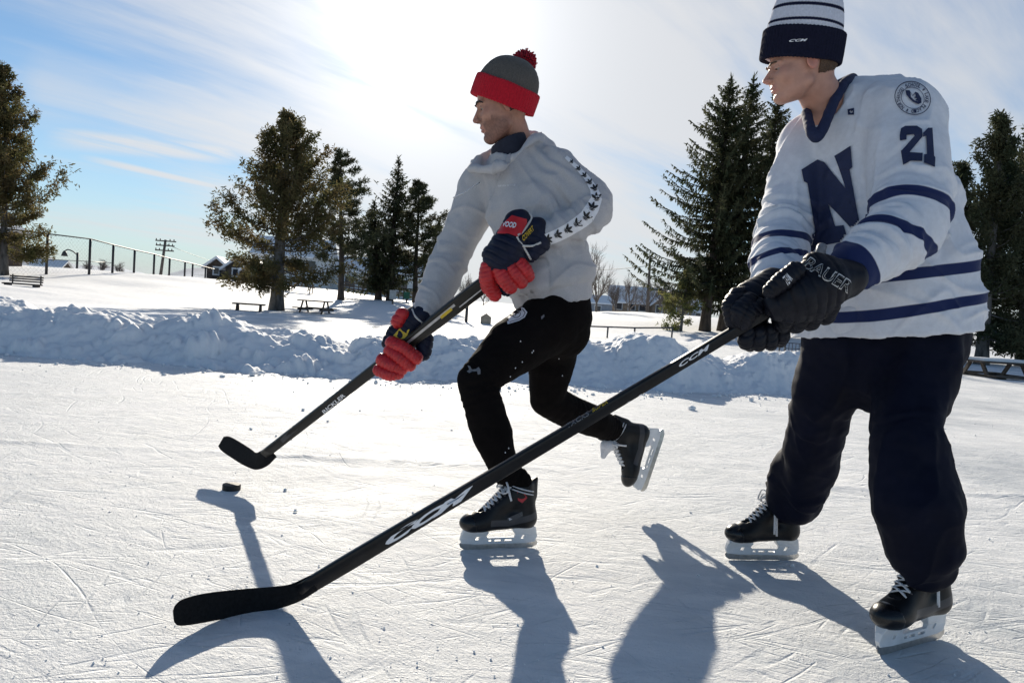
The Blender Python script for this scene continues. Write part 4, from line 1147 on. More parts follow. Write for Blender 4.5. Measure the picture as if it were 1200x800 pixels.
txt = 'NORTHWOOD SCHOOL * LAKE PLACID * '
for i, c in enumerate(txt):
    if c == ' ' or crest is None: continue
    an = math.pi * .75 + i / len(txt) * 2 * math.pi; rot = an + math.pi / 2
    x, y = el(16.3, 1)[0]; ca, sa = math.cos(.0), math.sin(.0)
    cx, cy = CX + 16.6 * math.cos(an), CY + 15.6 * math.sin(an)
    ux = np.array((math.cos(rot), math.sin(rot))); uy = np.array((math.sin(rot), -math.cos(rot)))
    q = [np.array((cx, cy)) + ux * a * 1.35 + uy * b * 2.1 for a, b in ((-1, -1), (1, -1), (1, 1), (-1, 1))]
    v, f = glyph2d(c, .02); decal('crest_letter', quadmap(v, q), f, tj, M_print_n, crest, .003, None, .06)
shd = z6([(235, 150), (262, 152), (282, 185), (300, 160), (318, 168), (340, 205), (340, 235), (318, 245), (285, 228), (262, 208), (240, 180)])
wsh = z6([(268, 165), (282, 190), (298, 172), (302, 190), (290, 200), (312, 205), (300, 215), (318, 225), (296, 220), (270, 195)])
if crest is not None:
    v, f = poly2d(shd, wsh); decal('crest_emblem', v, f, tj, M_print_n, crest, .003, 4, .06)
v, f = poly2d([(993.5, 128.5), (1001, 127), (1001, 135), (994, 135)], [(995.5, 131), (997, 129.6), (998, 131.5), (999.5, 130), (999.5, 132), (997.5, 133)]); decal('maker_mark', v, f, tj, M_print_n, jer, .003)

# track pants -------------------------------------------------------
pL = PP((1074, 395, 2.30), (1072, 435, 2.26), (1062, 490, 2.17), (1066, 530, 2.12), (1073, 595, 2.08), (1079, 636, 2.08), (1086, 662, 2.09))
pLr = [.142, .124, .098, .110, .118, .108, .074]
pR = PP((990, 400, 2.40), (976, 430, 2.44), (962, 490, 2.54), (948, 535, 2.63), (936, 568, 2.72), (930, 583, 2.76), (925, 596, 2.79))
pRr = [.128, .108, .104, .101, .106, .100, .066]
def pants(p):
    d = loft(p, PP((1040, 372, 2.38), (1038, 405, 2.38), (1034, 425, 2.38)), tB_u, [.215, .222, .195], [.150, .158, .15])
    d = smin(d, smin(chain(p, pL, pLr), chain(p, pR, pRr), .012), .03)
    return d
def pants_disp(V):
    dL = chain(V, pL, pLr); dR = chain(V, pR, pRr)
    r = (rings(V, pL, .30, .08, .09, .007, 71) + rings(V, pL, .80, .07, .08, .009, 72)) * (dL < .05)
    r += (rings(V, pR, .28, .08, .09, .006, 73) + rings(V, pR, .64, .06, .075, .010, 74)) * (dR < .05)
    q = V * (11, 11, 3.5)
    return r + .014 * vnoise(q, 1, 75) + .006 * vnoise(V, 13, 76) + .008 * ((1 - np.abs(vnoise(V * (9, 9, 4), 1, 175))) ** 4 - .3) + .002 * vnoise(V, 40, 77)
pant = garment('track_pants', pants, *bounds(np.concatenate([pL, pR]), .24), .0066, M_track, personB, pants_disp)
bB, WB, _ = make_skate(personB, OB, toeB, upB, scB, 1, dangle=.07)
bB2, WB2, _ = make_skate(personB, OB2, toeB2, (0.05, .03, 1), 1.0, 1, dangle=.085, grey_panel=False)
tb2 = bvh_of(bB2)
v, f = poly2d([(921, 612), (926, 601), (928, 601), (924, 612)]); decal('yellow_flash', v, f, tb2, M_print_y, bB2, .001)

# gloves of the right player
zb = depth(shaft_at(topB, heelB, 930))
glB = glove(personB, zb, [
        [(990, 328, -.02, 22), (966, 332, -.035, 30), (940, 345, -.04, 27), (915, 357, -.03, 20)],
        [(953, 309, -.03, 14), (1000, 327, -.03, 14)],
        [(1000, 316, .0, 15), (1004, 330, .0, 12)],
        [(950, 352, -.02, 26), (930, 362, -.01, 20)]], [],
     [['T', (934, 316, -.07, 11), (918, 328, -.08, 11), (901, 342, -.07, 9)],
      [(975, 356, -.02, 10), (968, 372, .01, 10), (960, 366, .05, 8)],
      [(958, 364, -.03, 10), (950, 379, .005, 10), (943, 370, .05, 8)],
      [(941, 369, -.03, 10), (933, 382, .005, 10), (926, 374, .05, 8)],
      [(924, 371, -.03, 9.5), (917, 382, .005, 9), (911, 374, .05, 8)]], M_glove_black, M_glove_black, k=.02)
tgB = bvh_of(glB)
letters('BAUER', [(940, 313), (993, 344), (1001, 331), (950, 301)], tgB, M_piping, glB, 'lettering', .022, 0, .0025, 3)
letters('BAUER', [(941, 312.0), (992.4, 342.2), (999.8, 332.2), (950, 302.6)], tgB, M_glove_black, glB, 'lettering', -.010, 0, .0036, 3)
letters('TEAM', [(923, 335), (929, 327), (922, 320), (917, 325)], bvh_of(*[o for o in glB.children if o.name.startswith('thumb')]), M_print_w, glB, 'lettering', .01, 0, .002)
c = PP((962, 293, zb - .03), (964, 287, zb - .02)); v, f = tube(spline([c[0] - (0, 0, .012), c[0], c[1]], 4), [.012, .013, .013, .013, .012, .013, .013, .012, .007], 10); mk('cuff_tab', v, f, M_glove_grey, glB)
zb2 = depth(shaft_at(topB, heelB, 885))
glB2 = glove(personB, zb2 + .05, [
        [(906, 333, .06, 20), (896, 345, .04, 25), (882, 352, .01, 24), (872, 360, .0, 20)],
        [(905, 395, .04, 12), (885, 385, .03, 16), (880, 365, .02, 18)]], [],
     [[(866, 345, -.02, 11), (857, 358, -.05, 11), (858, 376, -.05, 9), (868, 386, -.01, 8)],
      [(880, 352, -.05, 11), (866, 364, -.075, 10.5), (864, 378, -.06, 8)],
      [(890, 357, -.055, 10), (876, 368, -.08, 9.5), (872, 381, -.06, 8)],
      [(877, 388, -.03, 9), (874, 400, -.03, 9.5), (880, 406, .01, 7)],
      [(890, 388, -.03, 9), (888, 402, -.03, 9), (890, 406, .02, 7)],
      [(903, 386, -.02, 9.5), (902, 401, -.02, 9), (904, 405, .02, 7)],
      ['T', (914, 380, -.01, 9), (917, 394, -.01, 9), (914, 402, .03, 7)]], M_glove_black, M_glove_black, k=.02)
# ================================================================== puck
def make_puck():
    c = P(271.5, 567, 3.25); c[2] = 0; r = .0385
    prof = [(0, 0), (r - .002, 0), (r, .002), (r, .0235), (r - .002, .0255), (0, .0255)]
    n = 40; v = []; f = []
    for (a, z) in prof:
        for j in range(n):
            t = 2 * math.pi * j / n; kn = .0006 * (j % 2) if abs(a - r) < 1e-6 else 0
            v.append((c[0] + (a - kn) * math.cos(t), c[1] + (a - kn) * math.sin(t), z + .001))
    for i in range(len(prof) - 1):
        for j in range(n): f.append([i * n + j, i * n + (j + 1) % n, (i + 1) * n + (j + 1) % n, (i + 1) * n + j])
    o = mk('hockey_puck', v, f, material('black_rubber', (.010, .010, .011), .6, .2, 90, .3, 300, .0006), None, False, org=c)
    tag(o, 'small black rubber puck lying on the ice under the raised blade', 'puck')
make_puck()

# ================================================================== ice
def ice_material():
    mt = bpy.data.materials.new('skated_ice'); mt.use_nodes = True; nd, lk = nt(mt); nd.clear()
    out = N_(nd, 'ShaderNodeOutputMaterial'); b = N_(nd, 'ShaderNodeBsdfPrincipled'); lk.new(b.outputs[0], out.inputs['Surface'])
    tc = N_(nd, 'ShaderNodeTexCoord'); obj = tc.outputs['Object']
    def mapping(scale, rot=0.0, src=obj):
        r1 = N_(nd, 'ShaderNodeMapping'); r1.inputs['Rotation'].default_value = (0, 0, rot); lk.new(src, r1.inputs['Vector'])
        m_ = N_(nd, 'ShaderNodeMapping'); m_.inputs['Scale'].default_value = scale; lk.new(r1.outputs[0], m_.inputs['Vector']); return m_.outputs[0]
    def noise(src, sc, det=4, rough=.6, dist=0.0):
        n_ = N_(nd, 'ShaderNodeTexNoise', Scale=sc, Detail=det, Roughness=rough, Distortion=dist); lk.new(src, n_.inputs['Vector']); return n_.outputs['Fac']
    def mrange(src, a, b_, c=0.0, d=1.0):
        n_ = N_(nd, 'ShaderNodeMapRange'); n_.inputs['From Min'].default_value = a; n_.inputs['From Max'].default_value = b_
        n_.inputs['To Min'].default_value = c; n_.inputs['To Max'].default_value = d; lk.new(src, n_.inputs['Value']); return n_.outputs[0]
    def math_(op, a, b_):
        n_ = N_(nd, 'ShaderNodeMath', operation=op)
        for i, q in enumerate((a, b_)):
            if isinstance(q, (int, float)): n_.inputs[i].default_value = q
            else: lk.new(q, n_.inputs[i])
        return n_.outputs[0]
    # skate cuts: thin crossing lines, from strongly stretched noise in several directions
    cuts = None
    for i, (rot, sc, wd) in enumerate([(.12, 5.0, .018), (-.28, 4.0, .016), (.55, 3.2, .014), (-.75, 2.6, .012), (1.25, 2.2, .012), (.22, 7.0, .016), (-.45, 8.0, .016)]):
        warp = N_(nd, 'ShaderNodeTexNoise', Scale=.35, Detail=2.0); lk.new(obj, warp.inputs['Vector'])
        vm = N_(nd, 'ShaderNodeVectorMath', operation='SCALE'); vm.inputs['Scale'].default_value = 1.15; lk.new(warp.outputs['Color'], vm.inputs[0])
        va = N_(nd, 'ShaderNodeVectorMath', operation='ADD'); lk.new(obj, va.inputs[0]); lk.new(vm.outputs[0], va.inputs[1])
        nn = noise(mapping((.10 * sc, 1.6 * sc, 1), rot, va.outputs[0]), 1.0, 2, .5)
        ab = math_('ABSOLUTE', math_('SUBTRACT', nn, .5), 0.0)
        ln = mrange(ab, 0.0, wd, 1.0, 0.0)
        br = mrange(noise(mapping((1.1, 1.1, 1), rot + i), 2.2, 3), .47, .60)
        ln = math_('MULTIPLY', ln, br)
        cuts = ln if cuts is None else math_('MAXIMUM', cuts, ln)
    scuff = mrange(noise(mapping((15, 20, 1), .6), 1.0, 7, .74), .42, .72)
    fine = noise(mapping((75, 95, 60), .4), 1.0, 4, .75)
    crumb = N_(nd, 'ShaderNodeTexVoronoi', Scale=75.0); lk.new(obj, crumb.inputs['Vector'])
    cr = mrange(crumb.outputs['Distance'], .0, .32, 1.0, .0)
    crm = math_('MULTIPLY', cr, mrange(noise(obj, 7.0, 4, .65), .50, .68))
    big = noise(obj, 1.1, 5, .62)
    h = math_('ADD', math_('MULTIPLY', cuts, -.55), math_('MULTIPLY', scuff, .50))
    h = math_('ADD', h, math_('MULTIPLY', fine, .75)); h = math_('ADD', h, math_('MULTIPLY', crm, .9)); h = math_('ADD', h, math_('MULTIPLY', big, 1.6))
    bp = N_(nd, 'ShaderNodeBump', Strength=.95, Distance=.0085); lk.new(h, bp.inputs['Height']); lk.new(bp.outputs[0], b.inputs['Normal'])
    # bare grey-blue ice in patches, white scraped snow over it
    pm = mrange(math_('ADD', math_('MULTIPLY', noise(obj, .7, 5, .6), .6), math_('MULTIPLY', noise(mapping((2, 7, 1), .1), 1.0, 4, .6), .4)), .36, .58)
    mx = N_(nd, 'ShaderNodeMix', data_type='RGBA'); mx.inputs[6].default_value = (.57, .595, .615, 1); mx.inputs[7].default_value = (.89, .886, .875, 1); lk.new(pm, mx.inputs[0])
    m2 = N_(nd, 'ShaderNodeMix', data_type='RGBA'); m2.inputs[7].default_value = (.60, .64, .67, 1); lk.new(mx.outputs[2], m2.inputs[6]); lk.new(math_('MULTIPLY', cuts, .35), m2.inputs[0])
    lk.new(m2.outputs[2], b.inputs['Base Color'])
    lk.new(mrange(pm, 0, 1, .50, .85), b.inputs['Roughness']); b.inputs['Specular IOR Level'].default_value = .22
    return mt
def snow_material(name, col=(.87, .872, .875), bscale=22.0, bd=.02, st=.7, fine=140.0):
    mt = bpy.data.materials.new(name); mt.use_nodes = True; nd, lk = nt(mt); nd.clear()
    out = N_(nd, 'ShaderNodeOutputMaterial'); b = N_(nd, 'ShaderNodeBsdfPrincipled'); lk.new(b.outputs[0], out.inputs['Surface'])
    tc = N_(nd, 'ShaderNodeTexCoord')
    n1 = N_(nd, 'ShaderNodeTexNoise', Scale=bscale, Detail=6.0, Roughness=.62); lk.new(tc.outputs['Object'], n1.inputs['Vector'])
    n2 = N_(nd, 'ShaderNodeTexNoise', Scale=fine, Detail=2.0); lk.new(tc.outputs['Object'], n2.inputs['Vector'])
    a = N_(nd, 'ShaderNodeMath', operation='MULTIPLY_ADD'); a.inputs[1].default_value = .18; lk.new(n2.outputs['Fac'], a.inputs[0]); lk.new(n1.outputs['Fac'], a.inputs[2])
    bp = N_(nd, 'ShaderNodeBump', Strength=st, Distance=bd); lk.new(a.outputs[0], bp.inputs['Height']); lk.new(bp.outputs[0], b.inputs['Normal'])
    mx = N_(nd, 'ShaderNodeMix', data_type='RGBA'); mx.inputs[6].default_value = rgb(col); mx.inputs[7].default_value = rgb([c * .93 for c in col]); lk.new(n1.outputs['Fac'], mx.inputs[0])
    lk.new(mx.outputs[2], b.inputs['Base Color']); b.inputs['Roughness'].default_value = .75; b.inputs['Specular IOR Level'].default_value = .25
    return mt
M_ice = ice_material(); M_snow = snow_material('field_snow', bscale=2.2, bd=.06, st=.5, fine=40); M_bank = snow_material('ploughed_snow', bscale=26, bd=.012, st=.6); M_lump = snow_material('packed_snow', bscale=60, bd=.006, st=.6)

def gridmesh(xs, ys, z):
    X, Y = np.meshgrid(xs, ys); v = np.stack([X, Y, z], -1).reshape(-1, 3); nx, ny = len(xs), len(ys)
    i = np.arange(nx * ny).reshape(ny, nx); q = np.stack([i[:-1, :-1], i[:-1, 1:], i[1:, 1:], i[1:, :-1]], -1).reshape(-1, 4)
    return v, q

# the sheet of ice, with real relief close by
xs = np.concatenate([np.arange(-40, -5, 1.0), np.arange(-5, 5, .02), np.arange(5, 41, 1.0)])
ys = np.concatenate([np.arange(-6, 1.0, .5), np.arange(1.0, 6.5, .02), np.arange(6.5, 26, .5)])
X, Y = np.meshgrid(xs, ys); p = np.stack([X.ravel(), Y.ravel(), 0 * X.ravel()], 1)
near = (S((X + 4.8) / .8) * S((4.8 - X) / .8) * S((Y - 1.0) / .3) * S((6.3 - Y) / .8)).ravel()
z = near * (.0022 * fbm(p, 5, 4, 3) + .0016 * np.maximum(0, vnoise(p * (16, 21, 1), 1, 9)) + .0015 * np.maximum(0, vnoise(p, 24, 12)))
ridge = .015 * np.exp(-((p[:, 1] - 4.05 - .07 * p[:, 0] - .07 * vnoise(p, .8, 4)) / .045) ** 2) * np.clip(.6 + .8 * vnoise(p, 1.7, 6), 0, 1.2) * (1 + .5 * vnoise(p, 22, 5)) * near
v, q = gridmesh(xs, ys, (z + ridge).reshape(X.shape) - .001)
tag(mk('ice_rink', v, q, M_ice, None, True), 'skated outdoor ice with cuts and scraped snow', None, None, 'structure')

# ================================================================== terrain behind
def terrain(x, y):
    x = np.asarray(x, float); y = np.asarray(y, float)
    z = -.06 + .60 * S((y - 27) / 17) + .35 * S((-x - 9) / 10) * S((y - 14) / 12) + .30 * S((-x - 8) / 20) * S((y - 27) / 12)
    z = z + .42 * S((x - 3) / 9) * S((y - 36) / 18)
    z = z - .9 * S((y - 62) / 60)
    p = np.stack([x.ravel(), y.ravel(), 0 * x.ravel()], 1)
    und = (.10 * vnoise(p, .11, 21) + .05 * vnoise(p, .33, 22) + .018 * vnoise(p, 1.1, 23)).reshape(x.shape)
    return z + und * S((y - 9) / 6) * (1 - .5 * S((y - 60) / 40))
def tz(x, y): return float(terrain(np.array([x]), np.array([y]))[0])
def edge(x):      # foot of the ploughed bank
    return np.interp(x, [-14, -5.5, -2, 0, 1.5, 3.6, 5.5, 9, 14], [7.4, 7.95, 8.0, 8.25, 8.7, 9.5, 11.5, 16, 20])
ys = np.concatenate([np.arange(8.6, 30, .2), np.arange(30, 60, .5), np.arange(60, 140, 3), np.geomspace(140, 9000, 24)])
xs = np.concatenate([-np.geomspace(9000, 46, 26), np.arange(-45, 45, .45), np.geomspace(45.2, 9000, 26)])
X, Y = np.meshgrid(xs, ys); Z = terrain(X, Y)
Z = np.where(Y < edge(X) + .9, -.10, Z)
Z = np.minimum(Z, -.06 + .5 * np.maximum(0, Y - edge(X) - .9)) if False else Z
v, q = gridmesh(xs, ys, Z)
tag(mk('snow_field', v, q, M_snow, None, True), None, None, None, 'structure')
# ground under and round the rink, one sheet to the horizon
v, q = gridmesh(np.array([-9000, -60, 60, 9000.]), np.array([-9000, -40, 60, 9000.]), np.full((4, 4), -.45))
tag(mk('snow_ground', v, q, M_snow, None, True), None, None, None, 'structure')

# ================================================================== ploughed bank: clods heaped along the edge of the ice
rnd = np.random.RandomState(4)
xs = np.arange(-9.0, 9.2, .022); yo = np.arange(-.35, 3.4, .024)
X, O_ = np.meshgrid(xs, yo); wob = .42 * vnoise(np.stack([xs * .8, xs * 0, xs * 0], 1), 1, 91) + .16 * vnoise(np.stack([xs * 2.6, xs * 0, xs * 0], 1), 1, 92)
Yb = edge(X) + O_ + wob[None, :]
p = np.stack([X.ravel(), Yb.ravel(), 0 * X.ravel()], 1)
hx = np.interp(xs, [-9, -5, -4.2, -3.4, -2.6, -1.6, -.8, 0, .8, 1.2, 1.9, 2.6, 3.3, 4.2, 5.2, 6.5, 9], [.46, .46, .42, .37, .30, .40, .36, .40, .40, .28, .31, .29, .31, .32, .26, .10, .02])
hx = hx * (1 + .30 * vnoise(np.stack([xs, xs * 0, xs * 0], 1), 1.1, 2) + .16 * vnoise(np.stack([xs, xs * 0, xs * 0], 1), 3.1, 3))
prof = S(O_ / .95) * (1 - .55 * S((O_ - 1.2) / 1.9))
base = hx[None, :] * prof
q2 = np.stack([X.ravel() + .7 * O_.ravel(), O_.ravel() * .6, 0 * X.ravel()], 1)
base = base * (1 + .55 * vnoise(q2, 1.15, 31).reshape(X.shape) * S((X + 1.0) / 2) + .16 * vnoise(q2, 1.9, 32).reshape(X.shape))
base = base + .035 * fbm(p, 3.2, 3, 33).reshape(X.shape) * S(O_ / .3)
hgt = base.copy()
def lumps(n, rlo, rhi, olo, ohi, wt):
    for _ in range(n):
        cx = rnd.uniform(-9, 7.5)
        if rnd.rand() > wt(cx): continue
        co = rnd.uniform(olo, ohi); r = rlo * (rhi / rlo) ** rnd.rand() ** 1.6
        i0, i1 = np.searchsorted(xs, [cx - r * 1.2, cx + r * 1.2]); j0, j1 = np.searchsorted(yo, [co - r * 1.2, co + r * 1.2])
        if i1 <= i0 or j1 <= j0: continue
        xx = X[j0:j1, i0:i1]; oo = O_[j0:j1, i0:i1]; a = rnd.uniform(0, 3.14); e = rnd.uniform(.65, 1.0)
        u = (xx - cx) * math.cos(a) + (oo - co) * math.sin(a); w_ = (-(xx - cx) * math.sin(a) + (oo - co) * math.cos(a)) / e
        d2 = 1 - (u * u + w_ * w_) / (r * r)
        jc, ic = min(len(yo) - 1, (j0 + j1) // 2), min(len(xs) - 1, (i0 + i1) // 2)
        top = base[jc, ic] + r * rnd.uniform(.05, .6)
        cap = np.where(d2 > 0, top - r + r * np.sqrt(np.maximum(d2, 0)) * rnd.uniform(.75, 1.0) + r * .1 * np.sin(xx * 40 + oo * 31), -9)
        hgt[j0:j1, i0:i1] = np.maximum(hgt[j0:j1, i0:i1], cap)
lf = lambda x: np.interp(x, [-9, -.6, 1.2, 7], [1, .95, .35, .25])
lumps(60, .14, .32, .1, 1.1, lf); lumps(850, .05, .18, -.12, 1.3, lf); lumps(5200, .018, .07, -.22, 1.7, lf); lumps(900, .02, .06, -.35, .1, lambda x: 1)
fine = (.016 * fbm(p, 11, 4, 35, .6)).reshape(X.shape) * S(O_ / .15)
zz = np.where(hgt > .006, hgt + fine, hgt - .03) - .012
blend = S((O_ - 2.5) / .8)
zz = zz * (1 - blend) + (terrain(X, Yb) - .05) * blend
zz = np.where(xs[None, :] > 7.0, zz - .25 * S((X - 7.0) / 2), zz); zz = np.where(xs[None, :] < -8.6, zz, zz)
nx, ny = len(xs), len(yo); v = np.stack([X, Yb, zz], -1).reshape(-1, 3)
i = np.arange(nx * ny).reshape(ny, nx); q = np.stack([i[:-1, :-1], i[:-1, 1:], i[1:, 1:], i[1:, :-1]], -1).reshape(-1, 4)
tag(mk('snowbank', v, q, M_bank, None, True), 'ploughed ridge of clumped snow along the rink edge', None, None, 'structure')

# clods and crumbs scattered over the ice
def clods(name, spots, mat, seed):
    r_ = random.Random(seed); mb = MB()
    bm = bmesh.new(); bmesh.ops.create_icosphere(bm, subdivisions=1, radius=1); bv = np.array([q.co[:] for q in bm.verts]); bf = [[x.index for x in q.verts] for q in bm.faces]; bm.free()
    for (x, y, r) in spots:
        k = np.array([r_.uniform(.75, 1.25), r_.uniform(.75, 1.25), r_.uniform(.55, .95)])
        w = bv * k * (1 + np.array([r_.uniform(-.25, .25) for _ in bv])[:, None]) * r
        a = r_.uniform(0, 6.28); c, s = math.cos(a), math.sin(a); w = w @ np.array([[c, s, 0], [-s, c, 0], [0, 0, 1]])
        mb.add(w + (x, y, r * .35), bf)
    return mb.build(name, mat, None, True)
r_ = random.Random(12); sp = []
for _ in range(4200):
    y = 1.55 + 7.5 * r_.random() ** 1.5; x = r_.uniform(-.75, .75) * y; n_ = vnoise(np.array([[x, y, 0]]), 1.3, 77)[0]
    if r_.random() > .45 + .9 * n_: continue
    sp.append((x, y, .0012 + .0028 * r_.random() ** 4))
for _ in range(60):
    y = 2.0 + 6.5 * r_.random(); x = r_.uniform(-.75, .75) * y; sp.append((x, y, .004 + .006 * r_.random() ** 2))
for _ in range(700):
    x = r_.uniform(-6, 5); y = float(edge(x)) - abs(r_.gauss(0, .45)); sp.append((x, y, .006 + .022 * r_.random() ** 3))
tag(clods('snow_crumbs', sp, M_lump, 3), 'loose crumbs of scraped snow over the ice', None, None, 'stuff')
for k, (px, py, r) in enumerate([(487, 541, .016), (516, 543, .014), (346, 599, .012), (294, 503, .017), (355, 481, .020), (384, 494, .016), (810, 480, .05), (822, 470, .04), (880, 470, .045), (296, 440, .06), (334, 574, .012)]):
    c = G(px, py); o = clods('snow_lump', [(0, 0, r * .75)], M_lump, 40 + k); o.location = c.tolist(); o.location[2] = 0
    ORG[o.name] = c
    pos = ['between the two blades of the skaters sticks', 'just left of the striding skater front shin', 'small one right of the puck', 'behind the raised stick blade', 'beside the lettered stick shaft', 'under the lettered stick shaft',
           'right of the lifted skate', 'right of the lifted skate, farther back', 'left of the navy track pants', 'at the foot of the bank, nearest the striding skater', 'right of the stick blade heel'][k]
    tag(o, 'snow lump on the ice ' + pos, 'snow lump', 'snow lumps on the ice')
# ================================================================== trees
M_bark = material('bark', (.075, .058, .045), .95, .3, 9, .8, 40, .02, stretch=(1, 1, .25))
M_bark_g = material('grey_bark', (.13, .12, .11), .95, .3, 9, .8, 40, .02, stretch=(1, 1, .25))
M_twig = material('bare_twigs', (.17, .14, .118), .9, .2, 5)
M_cedar = material('cedar_sprays', (.082, .092, .036), .8, .2, 1.3, col2=(.150, .105, .050), translucent=.45, spec=.2)
M_spruce = material('spruce_needles', (.045, .064, .034), .8, .2, 1.1, col2=(.088, .084, .044), translucent=.35, spec=.2)
M_pine = material('pine_needles', (.050, .068, .034), .8, .2, 1.1, col2=(.095, .088, .046), translucent=.35, spec=.2)

class Leaves:
    def __init__(s): s.v = []; 
    def quad(s, a, d, w, L, wid):
        """a leaf spray: base a, direction d, side w"""
        s.v.append((a - w * wid * .35, a + w * wid * .35, a + d * L * .6 + w * wid * .5, a + d * L, a + d * L * .6 - w * wid * .5))
    def build(s, name, mat, parent, org):
        v = np.array(s.v).reshape(-1, 3); f = np.arange(len(v)).reshape(-1, 5)
        return mk(name, v, f, mat, parent, False, org=org)
def unit(v): return v / (np.linalg.norm(v) + 1e-9)

